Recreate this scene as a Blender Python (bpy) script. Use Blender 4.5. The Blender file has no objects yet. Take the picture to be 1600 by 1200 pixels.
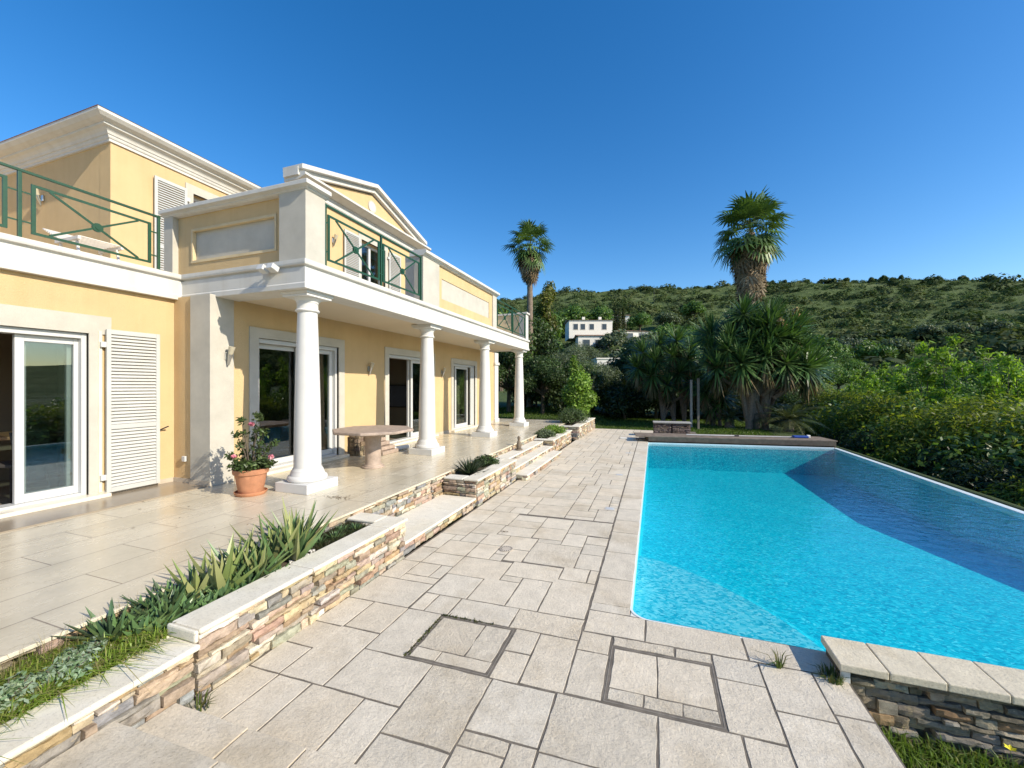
import bpy, math, random
import numpy as np
from mathutils import Vector, Matrix

# ------------------------------------------------------------------ camera, sky, sun, exposure
S = bpy.context.scene
COL = S.collection
FPX, HY, CAMZ = 630.0, 603.0, 1.9
YAW = math.atan(222 / 630.0)
cam = bpy.data.cameras.new('camera')
cam.sensor_width = 36
cam.lens = FPX / 1600 * 36
cam.shift_y = 3 / 1600
cam.clip_start = 0.05
cam.clip_end = 3000
camo = bpy.data.objects.new('camera', cam)
COL.objects.link(camo)
camo.location = (0, 0, CAMZ)
camo.rotation_euler = (math.radians(90), 0, YAW)
S.camera = camo

SUN_EL, SUN_AZ = math.radians(31), math.radians(10)   # azimuth turned from +X towards -Y
w = bpy.data.worlds.new('World')
S.world = w
w.use_nodes = True
wn = w.node_tree.nodes
wl = w.node_tree.links
sky = wn.new('ShaderNodeTexSky')
sky.sky_type = 'NISHITA'
sky.sun_disc = False
sky.sun_elevation = SUN_EL
sky.sun_rotation = math.pi / 2 + SUN_AZ
sky.air_density = 1.0
sky.dust_density = 0.5
sky.ozone_density = 2.0
hs = wn.new('ShaderNodeHueSaturation')
hs.inputs['Hue'].default_value = .504
hs.inputs['Saturation'].default_value = 1.40
wl.new(sky.outputs[0], hs.inputs['Color'])
wl.new(hs.outputs[0], wn['Background'].inputs[0])
wn['Background'].inputs[1].default_value = 0.16
sun = bpy.data.lights.new('sun', 'SUN')
sun.energy = 4.7
sun.angle = math.radians(0.5)
sun.color = (1.0, 0.91, 0.755)
suno = bpy.data.objects.new('sun', sun)
COL.objects.link(suno)
sd = Vector((math.cos(SUN_EL) * math.cos(SUN_AZ), -math.cos(SUN_EL) * math.sin(SUN_AZ), math.sin(SUN_EL)))
suno.rotation_euler = sd.to_track_quat('Z', 'Y').to_euler()
suno.location = sd * 60
S.view_settings.view_transform = 'Standard'
S.view_settings.look = 'None'
S.view_settings.exposure = 0.36
S.view_settings.gamma = 1.0
S.render.engine = 'CYCLES'
S.cycles.max_bounces = 8
S.cycles.diffuse_bounces = 4
S.cycles.glossy_bounces = 3
S.cycles.transparent_max_bounces = 12
S.cycles.caustics_reflective = False
S.cycles.caustics_refractive = False
S.cycles.use_denoising = True
S.cycles.sample_clamp_indirect = 6

CY, SY = math.cos(YAW), math.sin(YAW)
def at(u, D):
    """ground x, y of the thing seen in column u at forward distance D"""
    r = (u - 800) / FPX * D
    return (r * CY - D * SY, r * SY + D * CY)

# ------------------------------------------------------------------ helpers
rng = random.Random(7)
MATS = {}

def wloc(o):
    v = Vector((0, 0, 0))
    while o is not None:
        v += o.location
        o = o.parent
    return v

def tag(o, label=None, cat=None, group=None, kind=None):
    if label: o['label'] = label
    if cat: o['category'] = cat
    if group: o['group'] = group
    if kind: o['kind'] = kind
    return o

def thing(name, label, cat, loc=(0, 0, 0), rz=0, group=None):
    o = bpy.data.objects.new(name, None)
    o.empty_display_size = 0.2
    COL.objects.link(o)
    o.location = loc
    o.rotation_euler = (0, 0, rz)
    return tag(o, label, cat, group)

def copy_tree(o, parent=None):
    c = o.copy()
    COL.objects.link(c)
    if parent is not None:
        c.parent = parent
    for ch in list(o.children):
        copy_tree(ch, c)
    return c

def np_mesh(name, V, F, C=None, mat=None, parent=None, smooth=False, local=False):
    """V (n,3), F (m,k) equal-sided faces, C (m,4) colour per face"""
    V = np.asarray(V, dtype=np.float32)
    F = np.asarray(F, dtype=np.int32)
    if parent is not None and not local:
        V = V - np.array(wloc(parent), dtype=np.float32)
    me = bpy.data.meshes.new(name)
    k = F.shape[1]
    me.vertices.add(len(V)); me.vertices.foreach_set('co', V.ravel())
    me.loops.add(F.size); me.loops.foreach_set('vertex_index', F.ravel())
    me.polygons.add(len(F))
    me.polygons.foreach_set('loop_start', np.arange(0, F.size, k, dtype=np.int32))
    me.polygons.foreach_set('loop_total', np.full(len(F), k, dtype=np.int32))
    if smooth:
        me.polygons.foreach_set('use_smooth', np.ones(len(F), dtype=bool))
    me.update(calc_edges=True)
    if C is not None:
        at_ = me.color_attributes.new('col', 'FLOAT_COLOR', 'CORNER')
        at_.data.foreach_set('color', np.repeat(np.asarray(C, dtype=np.float32), k, axis=0).ravel())
    if mat: me.materials.append(mat)
    o = bpy.data.objects.new(name, me)
    COL.objects.link(o)
    if parent is not None: o.parent = parent
    return o

class MB:
    def __init__(s):
        s.v = []; s.f = []; s.c = []; s.col = (1, 1, 1, 0)
    def face(s, pts):
        n = len(s.v)
        s.v.extend([tuple(p) for p in pts]); s.f.append(list(range(n, n + len(pts)))); s.c.append(s.col)
    def faces(s, vs, fs):
        n = len(s.v)
        s.v.extend([tuple(p) for p in vs])
        for f in fs:
            s.f.append([i + n for i in f]); s.c.append(s.col)
    def box(s, x0, x1, y0, y1, z0, z1):
        vs = [(x0, y0, z0), (x1, y0, z0), (x1, y1, z0), (x0, y1, z0), (x0, y0, z1), (x1, y0, z1), (x1, y1, z1), (x0, y1, z1)]
        s.faces(vs, [(0, 3, 2, 1), (4, 5, 6, 7), (0, 1, 5, 4), (1, 2, 6, 5), (2, 3, 7, 6), (3, 0, 4, 7)])
        return s
    def obox(s, c, ax, ay, az):
        c, ax, ay, az = Vector(c), Vector(ax), Vector(ay), Vector(az)
        vs = [c + ax * i + ay * j + az * k for k in (-1, 1) for i, j in ((-1, -1), (1, -1), (1, 1), (-1, 1))]
        s.faces(vs, [(0, 3, 2, 1), (4, 5, 6, 7), (0, 1, 5, 4), (1, 2, 6, 5), (2, 3, 7, 6), (3, 0, 4, 7)])
        return s
    def bar(s, p0, p1, wd, ht, up=(0, 0, 1)):
        p0, p1 = Vector(p0), Vector(p1)
        d = p1 - p0
        dn = d.normalized(); up = Vector(up)
        if abs(dn.dot(up)) > .98: up = Vector((1, 0, 0))
        sx = dn.cross(up).normalized(); uz = sx.cross(dn)
        return s.obox((p0 + p1) / 2, d / 2, sx * wd / 2, uz * ht / 2)
    def tube(s, pts, radii, n=8, cap=True):
        pts = [Vector(p) for p in pts]
        if not hasattr(radii, '__len__'): radii = [radii] * len(pts)
        rings = []
        for i, p in enumerate(pts):
            d = (pts[min(i + 1, len(pts) - 1)] - pts[max(i - 1, 0)]).normalized()
            a = Vector((0, 0, 1)) if abs(d.z) < .9 else Vector((1, 0, 0))
            x = d.cross(a).normalized(); y = d.cross(x)
            rings.append([p + (x * math.cos(2 * math.pi * k / n) + y * math.sin(2 * math.pi * k / n)) * radii[i] for k in range(n)])
        vs = [q for r in rings for q in r]; fs = []
        for i in range(len(rings) - 1):
            for k in range(n):
                fs.append((i * n + k, i * n + (k + 1) % n, (i + 1) * n + (k + 1) % n, (i + 1) * n + k))
        if cap:
            fs.append(tuple(range(n - 1, -1, -1))); fs.append(tuple(range((len(rings) - 1) * n, len(rings) * n)))
        s.faces(vs, fs)
        return s
    def lathe(s, prof, c, n=32):
        vs = []; fs = []
        for r, z in prof:
            for k in range(n):
                t = 2 * math.pi * k / n
                vs.append((c[0] + r * math.cos(t), c[1] + r * math.sin(t), c[2] + z))
        for i in range(len(prof) - 1):
            for k in range(n):
                fs.append((i * n + k, i * n + (k + 1) % n, (i + 1) * n + (k + 1) % n, (i + 1) * n + k))
        fs.append(tuple(range(n - 1, -1, -1))); fs.append(tuple(range((len(prof) - 1) * n, len(prof) * n)))
        s.faces(vs, fs)
        return s
    def sweep(s, path, prof, closed=False):
        """prof = closed polygon of (outwards, z); outwards is to the right of the path"""
        P = [Vector((p[0], p[1])) for p in path]; n = len(P); m = len(prof); vs = []
        for i in range(n):
            ds = []
            if i > 0 or closed: ds.append((P[i] - P[i - 1]).normalized())
            if i < n - 1 or closed: ds.append((P[(i + 1) % n] - P[i]).normalized())
            ns = [Vector((d.y, -d.x)) for d in ds]
            mt = ns[0] if len(ns) == 1 else (ns[0] + ns[1]) / (1 + ns[0].dot(ns[1]))
            for o_, z in prof:
                vs.append((P[i].x + mt.x * o_, P[i].y + mt.y * o_, z))
        fs = []
        for i in range(n if closed else n - 1):
            j = (i + 1) % n
            for k in range(m):
                l = (k + 1) % m
                fs.append((i * m + k, j * m + k, j * m + l, i * m + l))
        if not closed:
            fs.append(tuple(range(m - 1, -1, -1))); fs.append(tuple(range((n - 1) * m, n * m)))
        s.faces(vs, fs)
        return s
    def wall(s, plane, d0, d1, a0, a1, z0, z1, holes=()):
        """wall slab in plane 'x' (d = x, a = y) or 'y' (d = y, a = x) with rectangular holes (a0,a1,z0,z1)"""
        A = sorted(set([a0, a1] + [min(max(h[i], a0), a1) for h in holes for i in (0, 1)]))
        Z = sorted(set([z0, z1] + [min(max(h[i], z0), z1) for h in holes for i in (2, 3)]))
        pt = (lambda d, a, z: (d, a, z)) if plane == 'x' else (lambda d, a, z: (a, d, z))
        def solid(i, j):
            if i < 0 or j < 0 or i >= len(A) - 1 or j >= len(Z) - 1: return False
            a, z = (A[i] + A[i + 1]) / 2, (Z[j] + Z[j + 1]) / 2
            return not any(h[0] < a < h[1] and h[2] < z < h[3] for h in holes)
        for i in range(len(A) - 1):
            for j in range(len(Z) - 1):
                if not solid(i, j): continue
                b0, b1, y0, y1 = A[i], A[i + 1], Z[j], Z[j + 1]
                for d in (d0, d1):
                    s.face([pt(d, b0, y0), pt(d, b1, y0), pt(d, b1, y1), pt(d, b0, y1)])
                if not solid(i - 1, j): s.face([pt(d0, b0, y0), pt(d1, b0, y0), pt(d1, b0, y1), pt(d0, b0, y1)])
                if not solid(i + 1, j): s.face([pt(d0, b1, y0), pt(d1, b1, y0), pt(d1, b1, y1), pt(d0, b1, y1)])
                if not solid(i, j - 1): s.face([pt(d0, b0, y0), pt(d1, b0, y0), pt(d1, b1, y0), pt(d0, b1, y0)])
                if not solid(i, j + 1): s.face([pt(d0, b0, y1), pt(d1, b0, y1), pt(d1, b1, y1), pt(d0, b1, y1)])
        return s
    def build(s, name, mat, parent=None, smooth=False, bevel=0, local=False, clean=True):
        off = Vector((0, 0, 0)) if (parent is None or local) else wloc(parent)
        me = bpy.data.meshes.new(name)
        me.from_pydata([(p[0] - off.x, p[1] - off.y, p[2] - off.z) for p in s.v], [], s.f)
        if any(c != (1, 1, 1, 0) for c in s.c):
            a = me.color_attributes.new('col', 'FLOAT_COLOR', 'CORNER')
            arr = []
            for f, c in zip(s.f, s.c):
                arr.extend(list(c) * len(f))
            a.data.foreach_set('color', arr)
        if clean:
            import bmesh
            bm = bmesh.new(); bm.from_mesh(me)
            bmesh.ops.remove_doubles(bm, verts=bm.verts, dist=1e-5)
            bmesh.ops.recalc_face_normals(bm, faces=bm.faces)
            bm.to_mesh(me); bm.free()
        me.materials.append(mat)
        if smooth:
            for p in me.polygons: p.use_smooth = True
            me.set_sharp_from_angle(angle=math.radians(38))
        o = bpy.data.objects.new(name, me)
        COL.objects.link(o)
        if parent is not None: o.parent = parent
        if bevel:
            b = o.modifiers.new('bevel', 'BEVEL'); b.width = bevel; b.segments = 2; b.limit_method = 'ANGLE'; b.angle_limit = math.radians(40)
        return o

# ------------------------------------------------------------------ materials
def nmat(name):
    m = bpy.data.materials.new(name); m.use_nodes = True
    return m, m.node_tree.nodes, m.node_tree.links, m.node_tree.nodes['Principled BSDF']

def ramp(n, l, src, stops):
    r = n.new('ShaderNodeValToRGB')
    e = r.color_ramp.elements
    e[0].position, e[0].color = stops[0][0], (*stops[0][1], 1)
    e[1].position, e[1].color = stops[-1][0], (*stops[-1][1], 1)
    for p, c in stops[1:-1]:
        x = e.new(p); x.color = (*c, 1)
    l.new(src, r.inputs[0])
    return r

def noise(n, l, scale, detail=4, rough=.6, vec=None, dist=0):
    t = n.new('ShaderNodeTexNoise')
    t.inputs['Scale'].default_value = scale; t.inputs['Detail'].default_value = detail
    t.inputs['Roughness'].default_value = rough; t.inputs['Distortion'].default_value = dist
    if vec is not None: l.new(vec, t.inputs['Vector'])
    return t

def objco(n, l, scale=None):
    tc = n.new('ShaderNodeTexCoord')
    if scale is None: return tc.outputs['Object']
    mp = n.new('ShaderNodeMapping'); mp.inputs['Scale'].default_value = scale
    l.new(tc.outputs['Object'], mp.inputs[0])
    return mp.outputs[0]

def mixc(n, l, fac, a, b, mode='MIX'):
    m = n.new('ShaderNodeMix'); m.data_type = 'RGBA'; m.blend_type = mode
    for sock, v in ((m.inputs[0], fac), (m.inputs[6], a), (m.inputs[7], b)):
        if isinstance(v, (int, float)): sock.default_value = v
        elif isinstance(v, tuple): sock.default_value = (*v[:3], 1)
        else: l.new(v, sock)
    return m.outputs[2]

def bumpn(n, l, p, h, strength, dist, prev=None):
    b = n.new('ShaderNodeBump'); b.inputs['Strength'].default_value = strength; b.inputs['Distance'].default_value = dist
    l.new(h, b.inputs['Height'])
    if prev is not None: l.new(prev, b.inputs['Normal'])
    l.new(b.outputs[0], p.inputs['Normal'])
    return b.outputs[0]

def mat_plain(name, col, rough=.6, metal=0, var=.12, vscale=3, bscale=0, bdist=.002, bstr=.5, spec=.5, streak=None):
    if name in MATS: return MATS[name]
    m, n, l, p = nmat(name)
    v = objco(n, l)
    t = noise(n, l, vscale, 5, .65, v)
    lo = tuple(c * (1 - var) for c in col); hi = tuple(min(1, c * (1 + var)) for c in col)
    r = ramp(n, l, t.outputs[0], [(.3, lo), (.7, hi)])
    out = r.outputs[0]
    if streak:
        sv = objco(n, l, (6, 6, .35))
        st = noise(n, l, 1.0, 4, .6, sv)
        sr = ramp(n, l, st.outputs[0], [(.48, (1, 1, 1)), (.75, streak)])
        out = mixc(n, l, 1.0, out, sr.outputs[0], 'MULTIPLY')
    l.new(out, p.inputs['Base Color'])
    p.inputs['Roughness'].default_value = rough; p.inputs['Metallic'].default_value = metal
    p.inputs['Specular IOR Level'].default_value = spec
    if bscale:
        bt = noise(n, l, bscale, 4, .7, v)
        bumpn(n, l, p, bt.outputs[0], bstr, bdist)
    MATS[name] = m
    return m

def mat_col(name, rough=.8, bscale=40, bdist=.004, bstr=.6, var=.25, vscale=12, stretch=(1, 1, 1), bigrough=0, spec=.3, stain=None, veins=None):
    """surface colour from the mesh's own 'col' attribute, broken up by noise; alpha = extra roughness of relief"""
    if name in MATS: return MATS[name]
    m, n, l, p = nmat(name)
    a = n.new('ShaderNodeAttribute'); a.attribute_name = 'col'
    v = objco(n, l, stretch)
    t = noise(n, l, vscale, 6, .7, v)
    r = ramp(n, l, t.outputs[0], [(.25, (1 - var,) * 3), (.75, (1 + var,) * 3)])
    out = mixc(n, l, 1.0, a.outputs['Color'], r.outputs[0], 'MULTIPLY')
    if veins:
        for sc_, c_, lo_, hi_ in veins:
            vt = noise(n, l, sc_, 6, .75, v, dist=.4)
            vr = ramp(n, l, vt.outputs[0], [(lo_, (0, 0, 0)), (hi_, (1, 1, 1))])
            out = mixc(n, l, vr.outputs[0], out, c_)
    if stain:
        st = noise(n, l, 1.3, 5, .7, objco(n, l))
        sr = ramp(n, l, st.outputs[0], [(.5, (1, 1, 1)), (.72, stain)])
        out = mixc(n, l, 1.0, out, sr.outputs[0], 'MULTIPLY')
        s2 = noise(n, l, 70, 5, .8, objco(n, l))
        sr2 = ramp(n, l, s2.outputs[0], [(.30, (.60, .58, .54)), (.44, (.97, .97, .97)), (.62, (1.06, 1.06, 1.05))])
        out = mixc(n, l, 1.0, out, sr2.outputs[0], 'MULTIPLY')
    l.new(out, p.inputs['Base Color'])
    p.inputs['Roughness'].default_value = rough
    p.inputs['Specular IOR Level'].default_value = spec
    bt = noise(n, l, bscale, 6, .72, v)
    nb = bumpn(n, l, p, bt.outputs[0], bstr, bdist)
    if bigrough:
        b2 = noise(n, l, 17, 8, .78, objco(n, l))
        mul = n.new('ShaderNodeMath'); mul.operation = 'MULTIPLY'
        l.new(b2.outputs[0], mul.inputs[0]); l.new(a.outputs['Alpha'], mul.inputs[1])
        bumpn(n, l, p, mul.outputs[0], 1.0, bigrough, nb)
    MATS[name] = m
    return m

def mat_leaf(name, rough=.45, trans=.35, spec=.35, tint=(1.15, 1.25, .55)):
    if name in MATS: return MATS[name]
    m, n, l, p = nmat(name)
    a = n.new('ShaderNodeAttribute'); a.attribute_name = 'col'
    l.new(a.outputs['Color'], p.inputs['Base Color'])
    p.inputs['Roughness'].default_value = rough; p.inputs['Specular IOR Level'].default_value = spec
    tr = n.new('ShaderNodeBsdfTranslucent')
    l.new(mixc(n, l, 1.0, a.outputs['Color'], tint, 'MULTIPLY'), tr.inputs[0])
    mx = n.new('ShaderNodeMixShader'); mx.inputs[0].default_value = trans
    l.new(p.outputs[0], mx.inputs[1]); l.new(tr.outputs[0], mx.inputs[2])
    l.new(mx.outputs[0], n['Material Output'].inputs[0])
    MATS[name] = m
    return m

def schlick(n, l, f0):
    lw = n.new('ShaderNodeLayerWeight'); lw.inputs['Blend'].default_value = .5
    pw = n.new('ShaderNodeMath'); pw.operation = 'POWER'; l.new(lw.outputs['Facing'], pw.inputs[0]); pw.inputs[1].default_value = 5
    ma = n.new('ShaderNodeMath'); ma.operation = 'MULTIPLY_ADD'; l.new(pw.outputs[0], ma.inputs[0]); ma.inputs[1].default_value = 1 - f0; ma.inputs[2].default_value = f0
    return ma.outputs[0]
def mat_glass(name='pane_glass', tint=(.74, .80, .79), ior=2.15):
    if name in MATS: return MATS[name]
    m, n, l, p = nmat(name)
    n.remove(p)
    t = n.new('ShaderNodeBsdfTransparent'); t.inputs[0].default_value = (*tint, 1)
    g = n.new('ShaderNodeBsdfGlossy'); g.inputs['Roughness'].default_value = 0.0
    mx = n.new('ShaderNodeMixShader')
    l.new(schlick(n, l, ((ior - 1) / (ior + 1)) ** 2), mx.inputs[0]); l.new(t.outputs[0], mx.inputs[1]); l.new(g.outputs[0], mx.inputs[2])
    l.new(mx.outputs[0], n['Material Output'].inputs[0])
    MATS[name] = m
    return m

M_YEL = mat_plain('yellow_render', (.60, .435, .235), .92, var=.06, vscale=1.3, bscale=95, bdist=.008, bstr=.9, spec=.2, streak=(.95, .93, .90))
M_WHITE = mat_plain('white_render', (.60, .585, .545), .85, var=.05, vscale=2, bscale=140, bdist=.0015, bstr=.35, spec=.25, streak=(.91, .89, .86))
M_ROUGHW = mat_plain('white_rough_render', (.50, .47, .405), .92, var=.09, vscale=3, bscale=110, bdist=.006, bstr=.7, spec=.2)
M_COLUMN = mat_plain('white_column', (.64, .63, .60), .6, var=.04, vscale=4, bscale=60, bdist=.0008, bstr=.3, spec=.35)
M_PVC = mat_plain('white_frame', (.56, .56, .545), .35, var=.02, spec=.5)
M_SHUT = mat_plain('white_shutter', (.50, .50, .475), .45, var=.06, spec=.5)
M_GREEN = mat_plain('green_metal', (.012, .062, .028), .42, var=.15, vscale=8, spec=.5)
M_CEIL = mat_plain('cream_ceiling', (.64, .555, .42), .9, var=.04, vscale=1, bscale=120, bdist=.001, bstr=.3, spec=.2)
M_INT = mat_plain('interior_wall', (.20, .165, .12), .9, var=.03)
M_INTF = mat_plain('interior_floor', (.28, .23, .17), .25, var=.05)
M_STEEL = mat_plain('brushed_steel', (.55, .55, .53), .3, metal=1, var=.05)
M_DARK = mat_plain('dark_metal', (.02, .02, .022), .45, var=.1)
M_GLASS = mat_glass()
# ------------------------------------------------------------------ the villa
T = .48
villa = thing('villa', 'two storey cream yellow villa with white portico, balconies and pediment beside the pool', 'house', (-8, 4, 0))
XL, XB, XF = -6.69, -5.90, -4.26
D1, D2, D3 = (4.67, 6.39, .50, 2.66), (7.99, 9.95, .50, 2.65), (11.23, 12.83, .50, 2.60)
DL = (.55, 3.0, .50, 2.56)
def part(name, mb, mat, parent=villa, **k): return mb.build(name, mat, parent, **k)

part('ground_floor_wall', MB().wall('x', XL, XL - .3, -5, 3.96, 0, 3.2, [DL]), M_YEL)
part('ground_floor_wall', MB().wall('y', 3.963, 4.25, -6.987, XB - .003, 0, 3.2), M_YEL)
part('corner_pilaster', MB().box(-6.30, XB + .012, 3.935, 4.28, T, 3.2), M_ROUGHW, bevel=.004)
part('portico_wall', MB().wall('x', XB, XB - .3, 4.25, 14.92, 0, 3.2, [D1, D2, D3]), M_YEL)
pl = MB(); pl.box(XB - .3, XB + .05, 14.60, 14.97, T, 2.72); pl.box(XB - .3, XB + .09, 14.56, 15.01, 2.72, 2.82); pl.box(XB - .3, XB + .05, 14.60, 14.97, 2.82, 3.2); pl.box(XB - .3, XB + .08, 14.57, 15.0, T, .62)
part('end_pilaster', pl, M_WHITE, bevel=.006)
part('end_wall', MB().wall('y', 14.63, 14.9, -14, XB - .31, 0, 3.2), M_YEL)
part('rear_wall', MB().box(-14.3, -14, -5, 15, 0, 6), M_YEL)
part('near_wall', MB().box(-14, XL - .31, -5, -4.7, 0, 3.2), M_YEL)
M_SKIRT = mat_plain('skirting_tile', (.50, .43, .34), .4, var=.15, vscale=6)
for q in ((XL, XL + .012, 3.02, 3.945), (XL + .012, -6.31, 3.948, 3.96), (-6.31, XB + .026, 3.922, 3.933), (XB, XB + .012, 4.29, 4.50), (XB, XB + .012, 6.58, 7.83), (XB, XB + .012, 10.13, 11.08), (XB, XB + .012, 12.99, 14.55)):
    part('skirting', MB().box(*q, T, T + .075), M_SKIRT)
# rooms behind the doors
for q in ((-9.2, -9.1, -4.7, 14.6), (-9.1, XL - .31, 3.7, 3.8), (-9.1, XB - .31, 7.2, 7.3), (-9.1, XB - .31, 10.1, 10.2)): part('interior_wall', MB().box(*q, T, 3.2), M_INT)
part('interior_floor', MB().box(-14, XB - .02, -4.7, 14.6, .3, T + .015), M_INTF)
part('floor_slab', MB().box(-14, -4.62, 4.13, 13.6, 3.205, 3.50), M_CEIL)
part('floor_slab', MB().box(-14, -6.96, -5, 4.12, 3.205, 3.50), M_CEIL)
part('portico_ceiling', MB().box(XB + .002, -4.60, 4.26, 13.6, 3.185, 3.204), M_CEIL)
# entablature around wing and portico
EP = [(-.34, 3.17), (.022, 3.17), (.022, 3.235), (.004, 3.25), (.004, 3.445), (-.018, 3.452), (-.018, 3.468), (.028, 3.478), (.034, 3.50), (.034, 3.545), (-.34, 3.545)]
part('entablature', MB().sweep([(-6.63, -5), (-6.63, 4.03), (XF, 4.03), (XF, 13.90), (-14, 13.90)], EP), M_WHITE, bevel=.003)

def door_surround(y0, y1, z0, z1, X, wd=.15, top=.16, out=.022, mat=M_ROUGHW):
    m = MB(); m.box(X - .05, X + out, y0 - wd, y0, z0, z1 + top); m.box(X - .05, X + out, y1, y1 + wd, z0, z1 + top); m.box(X - .05, X + out - .001, y0, y1, z1, z1 + top)
    return part('door_surround', m, mat)

def sliding_door(y0, y1, z0, z1, X, panels, box=.16):
    """outer frame with roller box, panels = (ya, yb, depth row)"""
    m = MB(); xo, xi = X - .03, X - .22
    for a, b in ((y0, y0 + .05), (y1 - .05, y1)): m.box(xi, xo, a, b, z0, z1)
    m.box(xi, xo - .002, y0 + .05, y1 - .05, z1 - .07, z1)
    m.box(xi, xo - .002, y0 + .05, y1 - .05, z0, z0 + .03)
    d = part('sliding_door', m, M_PVC, bevel=.004)
    for ya, yb, row in panels:
        x0 = X - .10 - .07 * row; st = .075
        p = MB(); za, zb = z0 + .032, z1 - .072
        p.box(x0 - .05, x0, ya, ya + st, za, zb); p.box(x0 - .05, x0, yb - st, yb, za, zb)
        p.box(x0 - .05, x0 - .002, ya + st, yb - st, zb - st, zb); p.box(x0 - .05, x0 - .002, ya + st, yb - st, za, za + st + .02)
        p.build('door_panel', M_PVC, d, bevel=.004)
        MB().box(x0 - .030, x0 - .022, ya + st, yb - st, za + st + .02, zb - st).build('glass_pane', M_GLASS, d)
    return d

def sill(y0, y1, X, out=.14, z=T):
    part('door_sill', MB().box(X - .3, X + out, y0 - .16, y1 + .16, z, z + .055), mat_plain('sill_marble', (.72, .66, .54), .3, var=.08, vscale=5), bevel=.01)

for (a, b, c, d) in (D1, D2, D3):
    door_surround(a, b, T, d, XB); sill(a, b, XB)
sliding_door(D1[0], D1[1], .535, D1[3], XB, [(4.70, 5.62, 1), (5.50, 6.34, 0)])
sliding_door(D2[0], D2[1], .535, D2[3], XB, [(9.08, 9.90, 0), (9.05, 9.86, 1)])
sliding_door(D3[0], D3[1], .535, D3[3], XB, [(11.26, 11.70, 1), (11.56, 12.48, 0)])
rs = MB()
rs.box(XB - .03, XB - .006, D3[0] + 1.27, D3[1] - .05, .57, D3[3] - .07)
part('roller_blind', rs, M_SHUT)
m = MB(); m.box(XL - .05, XL + .022, 3.0, 3.22, 2.56, 2.79); m.box(XL - .05, XL + .021, .33, 3.0, 2.56, 2.79); m.box(XL - .05, XL + .022, 3.0, 3.13, T, 2.56); m.box(XL - .05, XL + .022, .33, .55, T, 2.56)
part('door_surround', m, M_ROUGHW)
sill(.55, 3.0, XL, .16)
sliding_door(.55, 3.0, .535, 2.56, XL, [(2.42, 2.985, 0), (2.46, 2.95, 1)])

def shutter(X, y0, y1, z0, z1, hinge=1, detail=True):
    """louvred leaf folded flat on the wall in front of plane X"""
    st, th = .045, .035; xf = X + .075
    m = MB(); m.box(xf - th, xf, y0, y0 + st, z0, z1); m.box(xf - th, xf, y1 - st, y1, z0, z1)
    zm = z0 + (z1 - z0) * .40
    for a, b in ((z0, z0 + .06), (zm - .03, zm + .03), (z1 - .06, z1)): m.box(xf - th, xf - .002, y0 + st, y1 - st, a, b)
    s = part('shutter', m, M_SHUT, bevel=.003)
    lv = MB(); step = .042
    for a, b in ((z0 + .06, zm - .03), (zm + .03, z1 - .06)):
        k = int((b - a) / step)
        for i in range(k):
            z = a + (i + .5) * (b - a) / k
            lv.obox((xf - th / 2, (y0 + y1) / 2, z), (.013, 0, -.017), (0, (y1 - y0) / 2 - st, 0), (.0022, 0, .0022))
    lv.build('louvre_slats', M_SHUT, s)
    yh = y0 if hinge > 0 else y1
    for z in (z0 + .2, z1 - .2):
        MB().box(X + .002, xf - .004, yh - .055 * hinge if hinge > 0 else yh, yh if hinge > 0 else yh + .055, z - .035, z + .035).build('hinge', M_PVC, s, bevel=.004)
    return s

s = shutter(XL, 3.15, 3.74, .525, 2.63)
MB().bar((XL + .02, 3.765, 1.27), (XL + .10, 3.83, 1.32), .016, .016).build('latch', M_DARK, s)
part('downpipe', MB().box(XL + .002, XL + .03, 3.09, 3.12, .54, 2.6), mat_plain('pale_pipe', (.74, .67, .50), .5))
part('socket_box', MB().box(-6.48, -6.41, 3.93, 3.961, .80, .88), M_PVC, bevel=.006)

# columns
def column(y):
    cx = -4.53; z0 = T
    p = MB().box(cx - .275, cx + .275, y - .275, y + .275, z0, z0 + .125)
    c = p.build('column', M_COLUMN, villa, bevel=.004)
    MB().lathe([(.0, .125), (.235, .125), (.252, .14), (.256, .165), (.246, .19), (.222, .205), (.222, .212), (.214, .225), (.212, .24), (.2, .262), (.2, .27), (.188, .285), (.184, .30)], (cx, y, z0), 40).build('base', M_COLUMN, c, smooth=True)
    pr = []
    for i in range(16):
        t = i / 15
        pr.append((.174 - .048 * t ** 1.5, .30 + t * 2.13))
    MB().lathe(pr, (cx, y, z0), 40).build('shaft', M_COLUMN, c, smooth=True)
    MB().lathe([(.134, 2.43), (.150, 2.44), (.155, 2.452), (.150, 2.465), (.136, 2.475), (.133, 2.55), (.136, 2.555), (.142, 2.56), (.142, 2.575), (.150, 2.585), (.172, 2.605), (.180, 2.615), (.180, 2.622)], (cx, y, z0), 40).build('capital', M_COLUMN, c, smooth=True)
    MB().box(cx - .215, cx + .215, y - .215, y + .215, z0 + 2.622, z0 + 2.655).box(cx - .235, cx + .235, y - .235, y + .235, z0 + 2.655, 3.172).build('abacus', M_COLUMN, c, bevel=.003)
for y in (4.33, 7.45, 10.53, 13.62): column(y)

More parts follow.
